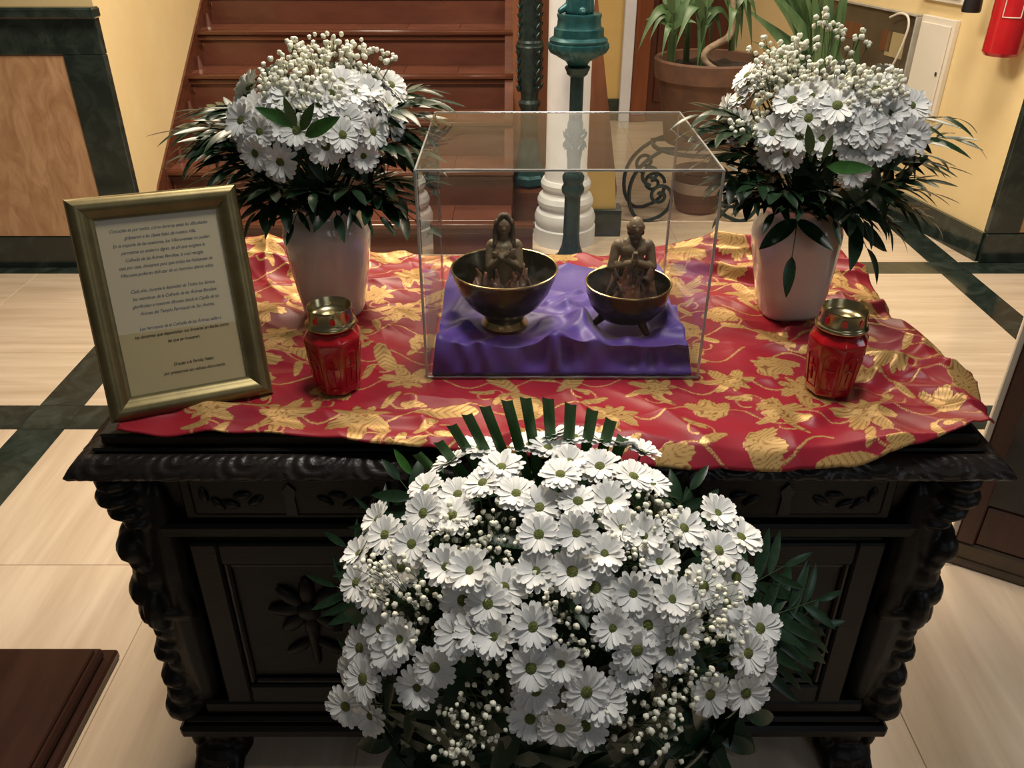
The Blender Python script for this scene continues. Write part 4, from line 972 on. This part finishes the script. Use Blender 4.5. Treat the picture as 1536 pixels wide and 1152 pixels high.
for s in (-1, 1):
    g.ell(q(s*.0048, -.0150, .1545), (.0026, .0016, .0014), 8, 6); g.ell(q(s*.0048, -.0150, .1580), (.0036, .0018, .0010), 8, 6)
    g.ell(q(s*.0215, 0, .117), .0095); g.cap(q(s*.0245, 0, .115), q(s*.0275, -.010, .078), .0084, .0072); g.cap(q(s*.0275, -.010, .078), q(-s*.005, -.0265, .108 if s < 0 else .102), .0070, .0050)
    hb = q(-s*.008, -.0265, .1115 if s < 0 else .1055)
    g.ell(hb, (.0062, .0036, .005), 8, 6)
    for k in range(4): g.cap(hb+Vector((-s*.003, 0, .003-.002*k)), hb+Vector((-s*(.0125-.0008*abs(k-1.2)), .002, .006-.0028*k)), .0016, .0013, 6)
    g.cap(hb+Vector((0, 0, .004)), hb+Vector((-s*.005, -.002, .0095)), .0017, .0014, 6)
blob('body', g, M['clay'], w1, .0011, 2)
h = G(); h.ell(q(0, .004, .158), (.0152, .0145, .0165), 14, 10); h.ell(q(0, .008, .140), (.015, .011, .022))
for s in (-1, 1):
    h.cap(q(s*.0125, -.001, .160), q(s*.0155, -.002, .138), .0052, .0058); h.cap(q(s*.0155, -.002, .138), q(s*.0165, -.010, .118), .0058, .0042); h.cap(q(s*.010, .012, .14), q(s*.014, .016, .10), .009, .006)
    h.cap(q(s*.003, -.009, .1735), q(s*.0128, -.0075, .158), .004, .004)
blob('hair', h, M['hair'], w1, .0011, 1)
flames(w1, q(0, 0, .006), .052, .088, 44, 4)
# man
c = BR+Vector((.004, .004, .022))
w2 = thing('man_statuette', 'clay statuette of a bald bearded man praying, rising from flames', 'statuette', c, 'figures in the bronze bowls')
g = G(); q = lambda x, y, z: V3(c, x, y, z)
g.cap(q(-.002, 0, .03), q(0, 0, .105), .025, .023, 14); g.ell(q(0, 0, .128), (.028, .018, .024)); g.ell(q(0, -.008, .128), (.024, .013, .014)); g.cap(q(0, 0, .142), q(.001, -.003, .156), .010, .0095)
g.ell(q(.002, -.006, .170), (.0138, .0155, .0182), 16, 12); g.ell(q(.002, -.0215, .168), (.0024, .0034, .004), 8, 6); g.ell(q(.002, -.019, .1595), (.004, .0026, .0016), 8, 6)
for s in (-1, 1):
    g.ell(q(.002+s*.005, -.0195, .1715), (.0026, .0016, .0014), 8, 6); g.ell(q(.002+s*.005, -.0195, .1752), (.004, .002, .0012), 8, 6); g.ell(q(.002+s*.0138, -.004, .168), (.0026, .0042, .0056), 8, 6)
    g.ell(q(s*.026, 0, .133), .0115); g.cap(q(s*.030, 0, .130), q(s*.037, -.006, .094), .0098, .0084); g.cap(q(s*.037, -.006, .094), q(s*.004, -.031, .112), .0085, .0058)
    hb = q(s*.0032, -.034, .118); g.ell(hb, (.0034, .0058, .0075), 8, 6)
    for k in range(4): g.cap(hb+Vector((0, .0035-.0024*k, .005)), hb+Vector((-s*.0008, .002-.0024*k, .0165-.0012*abs(k-1.4))), .0017, .0013, 6)
    g.cap(hb+Vector((0, .005, 0)), hb+Vector((s*.001, .0085, .008)), .0018, .0014, 6)
blob('body', g, M['clay'], w2, .0012, 2)
h = G(); h.ell(q(.002, -.014, .154), (.0105, .0075, .009)); h.ell(q(.002, -.016, .146), (.007, .006, .008)); h.cap(q(.002, -.016, .146), q(.003, -.018, .134), .006, .003)
for s in (-1, 1): h.ell(q(.002+s*.0115, -.006, .160), (.004, .006, .006)); h.ell(q(.002+s*.011, .004, .166), (.005, .008, .007))
blob('beard', h, M['hair'], w2, .0011, 1)
flames(w2, q(0, -.004, .004), .040, .128, 44, 8)

# ================================================================== FLOWERS
def petals_mesh(seed, npet=19, openness=.12):
    rn = random.Random(seed); g = G()
    for layer, (n, L, lift) in enumerate(((npet, 1.0, openness), (npet-5, .88, openness+.22))):
        for i in range(n):
            a = 2*PI*(i+layer*.5)/n+rn.uniform(-.08, .08); l = .0275*L*rn.uniform(.9, 1.06); w = .0047*rn.uniform(.85, 1.15); dr = lift+rn.uniform(-.10, .12); cv = rn.uniform(.1, .5)
            ca, sa = math.cos(a), math.sin(a); vs = []; fs = []
            prof = ((.004, .45), (.30, .78), (.6, 1.0), (.82, .92), (.95, .62), (1.0, .22))
            for (s, ww) in prof:
                rr = .004+s*l; zz = math.sin(dr)*rr*(1-.5*s*cv)-cv*.006*s*s; rr *= math.cos(dr)
                for k in (-1, 0, 1):
                    x, y = rr+(0.0012 if k == 0 and s > .9 else 0)*-1, k*w*ww; z = zz+(abs(k)*.0013*ww)
                    vs.append((x*ca-y*sa, x*sa+y*ca, z))
            for j in range(len(prof)-1):
                for k in range(2): q = j*3+k; fs.append([q, q+1, q+4, q+3])
            g.add(vs, fs)
    return mesh('daisy', g, True, 180)
PET = [petals_mesh(s, npet, op) for s, npet, op in ((1, 19, .12), (2, 18, .22), (3, 20, .05), (4, 17, .32), (5, 19, .16))]
for m_ in PET: m_.materials.append(M['petal'])
DISC = mesh('flower_disc', G().lathe([(.0068, -.0005), (.0078, .0012), (.0072, .0030), (.0048, .0044), (.0, .0048)], 18, cap=False)); DISC.materials.append(M['disc'])
CALYX = mesh('calyx', G().lathe([(.002, -.008), (.006, -.004), (.008, .0005)], 10, cap=False)); CALYX.materials.append(M['leafmid'])
def daisy(parent, pos, n, sc, rn):
    w = Vector(parent['_w']); Mx = frame_M(pos-w, n, rn.uniform(0, 6.28), sc)
    o = link('daisy', rn.choice(PET), parent, Mx); link('flower_disc', DISC, o, Matrix.Identity(4)); return o
# leaflet meshes (unit length along +Y)
def leaflet_mesh(name, wid, mt, seg=7, fold=.25, bend=.18, tip=1.0):
    g = G(); vs = []; fs = []
    for i in range(seg+1):
        s = i/seg; w = wid*(math.sin(PI*min(1, s**.8*.98+.01))**.8) if i < seg else .001; z = -bend*s*s
        for k in (-1, 0, 1): vs.append((k*w, s, z+abs(k)*w*fold))
    for i in range(seg):
        for k in range(2): q = i*3+k; fs.append([q, q+1, q+4, q+3])
    me = mesh(name, g.add(vs, fs), True, 180); me.materials.append(mt); return me
LF_N = [leaflet_mesh('leaflet', .105, M['leafdark'], bend=b_) for b_ in (.05, .2, .35)]
LF_B = [leaflet_mesh('leaflet', .17, M['leafdark'], bend=b_) for b_ in (.05, .2, .3)]
LF_G = [leaflet_mesh('leaflet', .15, M['leafmid'], bend=b_) for b_ in (.05, .2)]
def leaf_M(base, d, up, L, w=1.0):
    d = Vector(d).normalized(); x = d.cross(Vector(up))
    if x.length < .05: x = d.cross(Vector((0, 1, .2)))
    x.normalize(); z = x.cross(d)
    R_ = Matrix(((x.x, d.x, z.x, base.x), (x.y, d.y, z.y, base.y), (x.z, d.z, z.z, base.z), (0, 0, 0, 1)))
    return R_ @ Matrix.Diagonal((L*w, L, L, 1))
def frond(parent, p0, p1, p2, rn, npair=8, L=.085, kind=LF_N, t0=.35, w=1.0, up=Z):
    pts = bez(p0, p1, p2, 14); wloc = Vector(parent['_w'])
    fr_ = obj('frond', G().tube(pts, [.0022-.0001*i for i in range(15)], 5), M['stem'], parent)
    for k in range(npair+1):
        t = t0+(1-t0)*k/npair; i = min(13, int(t*14)); f = t*14-i; p = pts[i].lerp(pts[i+1], f) if i < 14 else pts[14]
        tg = (pts[min(i+1, 14)]-pts[max(i-1, 0)]).normalized(); sd = tg.cross(Vector(up))
        if sd.length < .1: sd = tg.cross(Vector((0, 1, 0)))
        sd.normalize(); nn = sd.cross(tg)
        ll = L*(.65+.5*math.sin(PI*(.15+.75*k/npair)))*rn.uniform(.85, 1.1)
        sides = (-1, 1) if k < npair else (0,)
        for s in sides:
            d = tg*(.75 if s else 1)+sd*s*.75+nn*rn.uniform(-.15, .2)-Z*.08
            link('leaflet', rn.choice(kind), fr_, leaf_M(p-wloc, d, nn+sd*rn.uniform(-.3, .3), ll, w*rn.uniform(.85, 1.15)))
    return fr_
def ico_puff(rn, r):
    g = G(); bm = bmesh.new(); bmesh.ops.create_icosphere(bm, subdivisions=2, radius=r)
    for v in bm.verts: v.co *= rn.choice((.72, 1.0, 1.12, .9))
    bm.verts.index_update(); vs = [v.co.copy() for v in bm.verts]; fs = [[v.index for v in f.verts] for f in bm.faces]; bm.free(); return vs, fs
PUFF = [ico_puff(random.Random(i), 1.0) for i in range(6)]
def gyps(parent, anchors, rn, r=(.0038, .0056), name='gypsophila'):
    """anchors: (point, root, spread, count)"""
    g = G(); s_ = G()
    for (c, root, spread, n) in anchors:
        c, root = Vector(c), Vector(root); m = root.lerp(c, .7); s_.tube([root, m, c], .0007, 4)
        for i in range(int(n*1.5) if n > 12 else n):
            while True:
                d = Vector((rn.uniform(-1, 1), rn.uniform(-1, 1), rn.uniform(-1, 1)))
                if d.length < 1: break
            p = c+d*spread*1.05; vs, fs = rn.choice(PUFF); rr = rn.uniform(*r); g.add([p+v*rr for v in vs], fs)
            s_.tube([m.lerp(c, rn.uniform(.2, .9)), p], .0005, 3)
    stuff(obj(name, g, M['gyp'], parent, True, 180)); stuff(obj(name+'_stems', s_, M['stem'], parent, True))
def ell_hit(px, py, C, Rr):
    """where the sight line meets the bouquet's rounded body (or passes nearest to it)"""
    o = Vector((0, 0, CAMZ)); d = ray(px, py).normalized(); k = lambda v: Vector((v.x/Rr[0], v.y/Rr[1], v.z/Rr[2]))
    oo, dd = k(o-C), k(d); a = dd.dot(dd); b_ = 2*oo.dot(dd); c_ = oo.dot(oo)-1; disc = b_*b_-4*a*c_
    t = (-b_-math.sqrt(disc))/(2*a) if disc > 0 else -b_/(2*a)
    p = o+d*t; n = p-C; n = Vector((n.x/Rr[0]**2, n.y/Rr[1]**2, n.z/Rr[2]**2)).normalized(); return p, n, d
def leaf_bed(parent, C, Rr, n, rn, kind_w, L, mt, zmin=-9, name='leaf_bed', ymax=9):
    g = G()
    for i in range(n):
        z = 1-2*(i+.5)/n; a = i*2.39996; e = Vector((math.sqrt(1-z*z)*math.cos(a), math.sqrt(1-z*z)*math.sin(a), z)); p = C+Vector((e.x*Rr[0], e.y*Rr[1], e.z*Rr[2]))
        if p.z < zmin or p.y > ymax: continue
        d = (e.cross(Vector((rn.uniform(-1, 1), rn.uniform(-1, 1), rn.uniform(-1, 1))))).normalized()+e*rn.uniform(.1, .5); Mx = leaf_M(p, d, e, L*rn.uniform(.7, 1.2))
        me = rn.choice(kind_w); g.add([Mx@v.co for v in me.vertices], [tuple(f.vertices) for f in me.polygons])
    return stuff(obj(name, g, mt, parent, True, 180))

def bouquet_in_vase(C, Rr, mouth, pts, label, fr_tips, gy, seed, extra):
    rn = random.Random(seed)
    t = thing('flower_bouquet', label, 'bouquet', mouth, 'bouquets in the white vases')
    stems = G()
    for (px, py) in pts:
        p, n, d = ell_hit(px, py, C, Rr); n = (n*.8-d*.30+Vector((rn.uniform(-.25, .25), rn.uniform(-.25, .25), rn.uniform(-.1, .25)))).normalized()
        p = p+n*rn.uniform(-.012, .012); daisy(t, p, n, rn.uniform(1.02, 1.2), rn)
        stems.tube(bez(mouth-Z*.05, mouth+Z*.06, p-n*.006, 5), .0015, 5)
    # blooms round the back and the top, out of the photograph's sight
    for i in range(16):
        a = rn.uniform(.1, PI-.1); e = Vector((math.cos(a)*.9, math.sin(a), rn.uniform(.05, .9))).normalized(); p = C+Vector((e.x*Rr[0], e.y*Rr[1], e.z*Rr[2])); daisy(t, p, e, rn.uniform(1, 1.15), rn)
        stems.tube(bez(mouth-Z*.05, mouth+Z*.06, p, 5), .0015, 5)
    stuff(obj('stems', stems, M['stem'], t))
    leaf_bed(t, C-Z*.03, (Rr[0]*.78, Rr[1]*.78, Rr[2]*.85), 230, rn, LF_B, .06, M['leafdark'], mouth.z+.0)
    an = []
    for (px, py, off, sp, n) in gy:
        p, nn, d = ell_hit(px, py, C, Rr); an.append((p-d*.012 if nn.dot(d) < -.12 else P(px, py, y=C.y+off), mouth+Z*.03, sp, n))
    gyps(t, an, rn)
    for (px, py, off, np_, L, kd, up_) in fr_tips:
        tip = P(px, py, y=C.y+off); p0 = mouth+Vector((rn.uniform(-.03, .03), rn.uniform(-.03, .03), -.03))
        hor = Vector((tip.x-mouth.x, tip.y-mouth.y, 0)); mid = mouth+hor*.42+Z*(max(.10, (tip.z-mouth.z)*.75+.07) if up_ else .07)
        frond(t, p0, mid, tip, rn, np_, L, {'n': LF_N, 'b': LF_B, 'g': LF_G}[kd], .38)
    for (px, py, off, L, ang) in extra:      # single broad green leaves standing out in front
        b = P(px, py, y=C.y+off); d = Vector((math.cos(ang), -.35, math.sin(ang))); link('green_leaf', LF_G[0], t, leaf_M(b-Vector(t['_w']), d, (0, -1, .3), L, 1.0))
    return t
CLb = Vector((VL.x+.003, VL.y, T+.375)); mouthL = Vector((VL.x, VL.y, VL.z+.225))
ptsL = [(393, 198), (381, 159), (372, 207), (390, 228), (426, 192), (447, 197), (468, 195), (489, 219), (511, 204), (531, 159), (511, 122), (543, 120), (569, 113), (584, 131), (600, 143), (557, 198), (581, 164), (584, 187), (545, 234), (420, 146), (436, 140), (495, 143), (566, 146), (420, 243), (478, 158), (551, 137), (400, 172), (367, 182), (530, 135), (520, 180)]
tipsL = [(362, 285, -.06, 5, .07, 'b', 0), (385, 318, -.10, 5, .065, 'b', 0), (610, 300, -.06, 5, .07, 'b', 0), (640, 270, .0, 5, .07, 'b', 0), (350, 262, .05, 6, .07, 'n', 0), (470, 310, -.14, 4, .06, 'b', 0), (570, 325, -.11, 4, .06, 'b', 0),(285, 185, .08, 9, .075, 'n', 1), (290, 212, -.03, 9, .08, 'n', 1), (310, 240, .02, 9, .075, 'n', 1), (330, 200, -.08, 8, .07, 'n', 1), (335, 165, .0, 8, .07, 'n', 1), (620, 170, -.05, 8, .075, 'n', 1), (630, 225, -.09, 8, .07, 'n', 1), (640, 175, .12, 8, .075, 'n', 1),(268, 195, -.02, 9, .075, 'n', 1), (276, 232, -.06, 9, .07, 'n', 1), (300, 165, .05, 9, .075, 'n', 1), (318, 262, -.08, 8, .07, 'n', 1), (345, 300, -.10, 6, .06, 'n', 0), (415, 322, -.12, 4, .07, 'b', 0), (440, 335, -.13, 4, .06, 'n', 0), (505, 322, -.13, 4, .065, 'b', 0), (545, 318, -.12, 5, .06, 'n', 0), (622, 330, -.08, 4, .08, 'b', 0),
         (660, 150, .03, 9, .075, 'n', 1), (640, 135, .09, 8, .07, 'n', 1), (640, 200, -.03, 9, .075, 'n', 1), (640, 246, -.06, 7, .06, 'b', 1), (580, 300, -.10, 5, .06, 'b', 0), (300, 215, .10, 7, .07, 'n', 1), (400, 285, -.12, 5, .06, 'b', 0), (530, 285, -.13, 5, .06, 'b', 0), (600, 275, -.1, 5, .06, 'b', 0), (470, 290, -.14, 5, .06, 'b', 0), (500, 260, .22, 6, .07, 'n', 1), (370, 250, .2, 6, .07, 'n', 1), (620, 230, .2, 6, .07, 'n', 1)]
gyL = [(430, 110, -.03, .035, 28), (450, 85, .0, .032, 26), (480, 70, .02, .030, 24), (505, 95, -.02, .035, 30), (475, 110, -.05, .035, 30), (530, 75, .02, .022, 14), (505, 62, .03, .018, 9), (578, 82, .02, .015, 7), (590, 90, .0, .008, 3), (562, 80, .02, .014, 6), (395, 100, .0, .010, 3), (410, 125, -.06, .028, 18), (450, 135, -.10, .030, 20), (488, 135, -.10, .028, 18), (540, 108, -.03, .03, 16), (437, 64, .03, .012, 5), (400, 140, -.08, .025, 12), (455, 170, -.15, .016, 8)]
exL = [(446, 188, -.185, .072, 2.62), (444, 190, -.19, .055, 1.75), (452, 196, -.20, .060, 1.02), (458, 204, -.18, .080, .52), (440, 192, -.188, .045, 2.1)]
bouquet_in_vase(CLb, (.158, .150, .125), mouthL, ptsL, 'white daisy bouquet with dark fronds in left vase behind gold frame', tipsL, gyL, 31, exL)
CRb = Vector((VR.x+.030, VR.y, T+.375)); mouthR = Vector((VR.x-.014, VR.y, VR.z+.228))
ptsR = [(1120, 112), (1106, 142), (1090, 164), (1113, 190), (1182, 182), (1215, 179), (1182, 230), (1233, 208), (1219, 148), (1281, 217), (1281, 186), (1255, 164), (1303, 164), (1335, 168), (1350, 197), (1362, 206), (1335, 211), (1346, 141), (1370, 155), (1313, 141), (1157, 230), (1277, 255), (1317, 221), (1200, 205), (1250, 140), (1160, 200), (1300, 195), (1190, 155), (1130, 130)]
tipsR = [(1095, 310, -.06, 5, .065, 'b', 0), (1075, 270, .02, 6, .07, 'n', 0), (1160, 320, -.12, 4, .055, 'b', 0), (1280, 320, -.12, 5, .06, 'b', 0), (1330, 330, -.06, 6, .065, 'n', 0), (1200, 310, -.14, 4, .055, 'b', 0),(1070, 205, -.08, 8, .07, 'n', 1), (1055, 215, .05, 8, .07, 'n', 1), (1075, 180, .1, 8, .07, 'n', 1), (1400, 235, .06, 7, .07, 'n', 1), (1390, 270, -.08, 8, .065, 'n', 0), (1370, 310, -.02, 8, .065, 'n', 0),(1050, 172, -.02, 8, .07, 'n', 1), (1052, 192, .02, 8, .075, 'n', 1), (1060, 240, -.05, 8, .07, 'n', 1), (1085, 275, -.08, 6, .07, 'b', 1), (1435, 178, .02, 6, .07, 'n', 1), (1450, 212, -.02, 7, .075, 'n', 1), (1420, 250, -.04, 5, .075, 'n', 1), (1395, 330, -.06, 8, .065, 'n', 0), (1345, 350, -.09, 6, .06, 'n', 0), (1300, 372, -.12, 3, .085, 'b', 0), (1295, 330, -.12, 4, .07, 'b', 0), (1188, 385, -.135, 2, .085, 'b', 0), (1250, 330, -.13, 4, .06, 'n', 0), (1130, 280, -.12, 6, .06, 'b', 0), (1170, 290, -.13, 5, .06, 'b', 0), (1230, 290, -.13, 5, .06, 'b', 0), (1340, 300, -.1, 6, .06, 'b', 0), (1120, 305, -.1, 5, .06, 'n', 0), (1400, 290, -.02, 7, .07, 'n', 0), (1230, 240, .22, 6, .07, 'n', 1), (1100, 230, .2, 6, .07, 'n', 1), (1360, 240, .2, 6, .07, 'n', 1)]
gyR = [(1160, 100, -.02, .034, 28), (1190, 110, -.04, .034, 30), (1215, 125, -.06, .03, 24), (1150, 125, -.05, .03, 22), (1180, 85, .02, .028, 18), (1210, 70, .03, .022, 13), (1195, 62, .03, .012, 5), (1240, 25, .05, .014, 6), (1248, 45, .04, .018, 9), (1262, 52, .04, .014, 6), (1225, 35, .05, .010, 3), (1290, 55, .03, .014, 5), (1302, 66, .02, .009, 3), (1272, 75, .02, .008, 2), (1150, 68, .02, .016, 6), (1128, 77, .02, .009, 3), (1265, 115, -.05, .034, 28), (1295, 130, -.07, .034, 28), (1325, 125, -.05, .032, 26), (1345, 140, -.06, .026, 16), (1280, 145, -.1, .028, 18), (1135, 172, -.11, .024, 14), (1140, 200, -.13, .018, 9), (1105, 192, -.08, .018, 8), (1320, 150, -.1, .026, 14), (1235, 110, -.03, .028, 16), (1170, 140, -.09, .028, 16)]
exR = [(1235, 238, -.20, .045, 1.5), (1240, 250, -.20, .075, .05), (1215, 232, -.19, .06, 1.9)]
bouquet_in_vase(CRb, (.178, .155, .128), mouthR, ptsR, 'white daisy bouquet with dark fronds in right vase beyond the case', tipsR, gyR, 47, exR)

# ---- large arrangement standing before the desk
rn = random.Random(77)
AC = Vector((.072, .90, .615)); AR = (.355, .235, .315)
fs_ = thing('flower_stand', 'slim red-brown pedestal under the big front flower arrangement', 'pedestal', (AC.x, AC.y-.0, 0))
obj('base', G().lathe([(.13, 0), (.13, .015), (.10, .03), (.05, .05)], 32, (AC.x, AC.y, 0)), M['redbrown'], fs_)
obj('stem', G().lathe([(.05, .05), (.045, .12), (.045, .20), (.06, .23)], 32, (AC.x, AC.y, 0)), M['redbrown'], fs_)
obj('dish', G().lathe([(.06, .23), (.10, .26), (.12, .30), (.125, .32), (.115, .32), (.06, .27)], 32, (AC.x, AC.y, 0)), M['redbrown'], fs_)
fa = thing('flower_arrangement', 'large domed arrangement of white daisies standing before the dark desk', 'flower arrangement', (AC.x, AC.y, .30))
aw = Vector(fa['_w'])
front_pts = [(821, 677), (854, 694), (727, 729), (683, 736), (811, 754), (774, 738), (721, 680), (677, 698), (641, 736), (623, 818), (579, 803), (571, 783), (541, 832), (541, 875), (640, 772), (676, 769), (809, 804), (866, 801), (804, 856), (857, 856), (709, 860), (756, 881), (733, 906), (688, 900), (753, 707), (792, 655), (827, 648), (671, 852),
             (898, 689), (951, 714), (984, 712), (916, 747), (868, 748), (1028, 791), (907, 828), (893, 880), (950, 891), (1004, 900), (1081, 825), (1078, 768), (1111, 806), (1112, 864), (938, 787), (969, 801), (991, 837), (860, 653), (901, 665), (933, 668), (963, 677), (1088, 904),
             (686, 952), (744, 955), (714, 946), (576, 982), (562, 944), (532, 973), (545, 1018), (517, 1012), (524, 1054), (551, 1078), (622, 1037), (648, 1007), (795, 999), (842, 995), (803, 1036), (795, 1080), (841, 1085), (798, 939), (606, 957), (556, 885), (974, 939), (956, 976), (919, 943), (1008, 978), (1025, 947), (878, 1036), (947, 1010), (877, 1090), (1100, 925), (1141, 942), (1117, 978), (1138, 1000), (1113, 1033), (1068, 1044), (906, 1051), (840, 720), (600, 850), (1050, 880)]
stems = G()
core = AC-Z*.16
for (px, py) in front_pts:
    p, n, d = ell_hit(px, py, AC, AR)
    n = (n*.75-d*.32+Vector((rn.uniform(-.22, .22), rn.uniform(-.2, .2), rn.uniform(-.15, .2)))).normalized(); p = p+n*rn.uniform(-.018, .010)
    p.y = min(p.y, 1.04); daisy(fa, p, n, rn.uniform(.93, 1.07), rn); stems.tube(bez(core, core.lerp(p, .6), p-n*.006, 4), .0016, 5)
stuff(obj('stems', stems, M['stem'], fa))
leaf_bed(fa, AC-Z*.01, (AR[0]*.82, AR[1]*.76, AR[2]*.84), 640, rn, LF_B, .085, M['leafdark'], .30, ymax=1.06)
obj('foam_block', G().lathe([(.06, .315), (.10, .38), (.14, .55), (.12, .68), (.05, .74)], 20, (AC.x, AC.y+.0, 0)), M['leafdark'], fa)
an = []
for (px, py, off, sp, n) in ((585, 860, .0, .045, 30), (600, 900, .0, .045, 30), (640, 870, .01, .04, 22), (665, 800, .02, .035, 18), (705, 770, .02, .045, 26), (740, 790, .03, .04, 20), (720, 840, .02, .035, 14), (810, 900, .01, .035, 14), (850, 920, .01, .04, 18), (775, 920, .02, .03, 10), (990, 770, .02, .045, 26), (940, 820, .02, .035, 16), (1060, 880, .0, .045, 30), (1050, 920, .0, .045, 28), (1030, 1000, .0, .045, 24), (1010, 1050, .0, .04, 18), (970, 1090, .0, .045, 20), (985, 1120, .0, .035, 12), (690, 1100, .0, .045, 30), (720, 1075, .0, .04, 22), (680, 1130, .0, .03, 12), (740, 1010, .02, .035, 14), (700, 1000, .02, .03, 10), (1100, 960, .01, .03, 10), (890, 970, .02, .035, 16), (930, 1060, .01, .03, 10), (620, 950, .01, .035, 14), (760, 860, .03, .03, 8), (880, 760, .03, .03, 10), (545, 860, .02, .03, 14), (1000, 740, .04, .03, 14)):
    p, nn, d = ell_hit(px, py, AC, AR); an.append((p-nn*off, core, sp, n))
gyps(fa, an, rn, (.0026, .0046))
# palm fan behind: ten cut strips spreading from one point
fan_c = P(842, 900, y=.98); fan = obj('palm_fan', G().tube([fan_c-Z*.18, fan_c], .006, 6), M['stem'], fa)
for (px, py) in ((657, 662), (677, 637), (700, 621), (727, 609), (760, 600), (788, 596), (822, 597), (856, 605), (889, 614), (917, 629), (625, 680), (935, 655)):
    tip = P(px, py, y=1.00); d = tip-fan_c; L = d.length; d.normalize(); sd = d.cross(Vector((0, -1, .2))).normalized(); nn = sd.cross(d)
    g = G(); vs = []
    for s in (.12, .5, .8, 1.0):
        w = .0085*(.55+.45*s); vs += [fan_c+d*L*s-sd*w+Z*(0 if s < 1 else .003), fan_c+d*L*s+nn*.003, fan_c+d*L*s+sd*w-Z*(0 if s < 1 else .002)]
    obj('palm_strip', G().add(vs, [[i*3+k, i*3+k+1, i*3+k+4, i*3+k+3] for i in range(3) for k in range(2)]), M['palm'], fan, True, 180)
for (px, py, yy, np_, L, kd) in ((560, 770, 1.03, 6, .06, 'n'), (600, 720, 1.02, 5, .06, 'b'), (618, 712, 1.03, 3, .07, 'g'), (505, 880, 1.0, 7, .075, 'n'), (520, 820, 1.02, 6, .07, 'n'), (1035, 735, 1.03, 5, .055, 'b'), (1055, 760, 1.03, 5, .055, 'b'), (1175, 850, 1.02, 6, .08, 'n'), (1225, 900, 1.0, 7, .08, 'n'), (1225, 940, .98, 7, .08, 'n'), (1210, 990, .98, 6, .075, 'n'), 
                                    (590, 1110, .86, 4, .10, 'b'), (640, 1130, .82, 4, .11, 'b'), (700, 1150, .80, 4, .10, 'b'), (770, 1150, .78, 5, .09, 'n'), (880, 1150, .78, 4, .10, 'b'), (930, 1140, .80, 4, .10, 'b'), (1080, 1110, .86, 4, .10, 'b'), (1120, 1075, .90, 4, .09, 'b'), (1010, 1145, .82, 5, .09, 'n'), (600, 1060, .84, 4, .09, 'b')):
    tip = P(px, py, y=yy); m_ = core.lerp(tip, .55)+Vector((0, -.02, .05 if py < 1000 else .03))
    frond(fa, core, m_, tip, rn, np_, L, {'n': LF_N, 'b': LF_B, 'g': LF_G}[kd], .55, up=(0, -.8, .6))

# ================================================================== PLATFORM AND GLAZED BOARD
Cn = P(182, 984, z=0)
pf = thing('platform', 'dark polished wooden platform step at the lower left', 'platform', (Cn.x-.5, Cn.y-.5, 0))
hx1, hy1 = Cn.x, Cn.y
obj('lower_step', G().box(hx1-1.3, hx1, hy1-1.3, hy1, 0, .028, .006), M['platwood'], pf, False)
obj('upper_step', G().box(hx1-1.3, hx1-.022, hy1-1.3, hy1-.022, .0285, .056, .006), M['platwood'], pf, False)
obj('top_board', G().box(hx1-1.3, hx1-.034, hy1-1.3, hy1-.034, .0565, .066, .003), M['platwood'], pf, False)
q0 = P(1412, 838, z=0); q1 = P(1536, 878, z=0); bd = (q1-q0).normalized(); bn = Vector((bd.y, -bd.x, 0)); bn = bn if bn.y < 0 else -bn
BMx = Matrix(((bd.x, bn.x, 0, q0.x), (bd.y, bn.y, 0, q0.y), (0, 0, 1, 0), (0, 0, 0, 1)))
bo = thing('glazed_door_leaf', 'dark wooden glazed panel with pale edge standing right of desk', 'panel', q0)
LW = .72
obj('bottom_rail', G().box(0, LW, -.04, 0, .012, .075, .006, BMx), M['goldrail'], bo, False); obj('kick_moulding', G().box(0, LW, -.045, .010, 0, .024, .006, BMx), M['goldrail'], bo, False)
obj('stile', G().box(.016, .062, -.04, .002, .0755, 1.42, .004, BMx), M['doorbrown'], bo, False); obj('stile', G().box(LW-.05, LW, -.04, .002, .0755, 1.42, .004, BMx), M['doorbrown'], bo, False)
obj('top_rail', G().box(.016, LW, -.04, .002, 1.421, 1.48, .004, BMx), M['doorbrown'], bo, False)
obj('pale_edge', G().box(0, .0155, -.044, .004, .0755, 1.48, .003, BMx), M['palewood'], bo, False, label='pale wooden edge strip')
obj('glazing', G().box(.0625, LW-.0505, -.024, -.018, .20, 1.42, .001, BMx), M['darkglass'], bo, False)
obj('lower_panel', G().box(.0625, LW-.0505, -.03, -.008, .0755, .199, .004, BMx), M['doorbrown'], bo, False)

for o in bpy.data.objects:
    if '_w' in o: del o['_w']
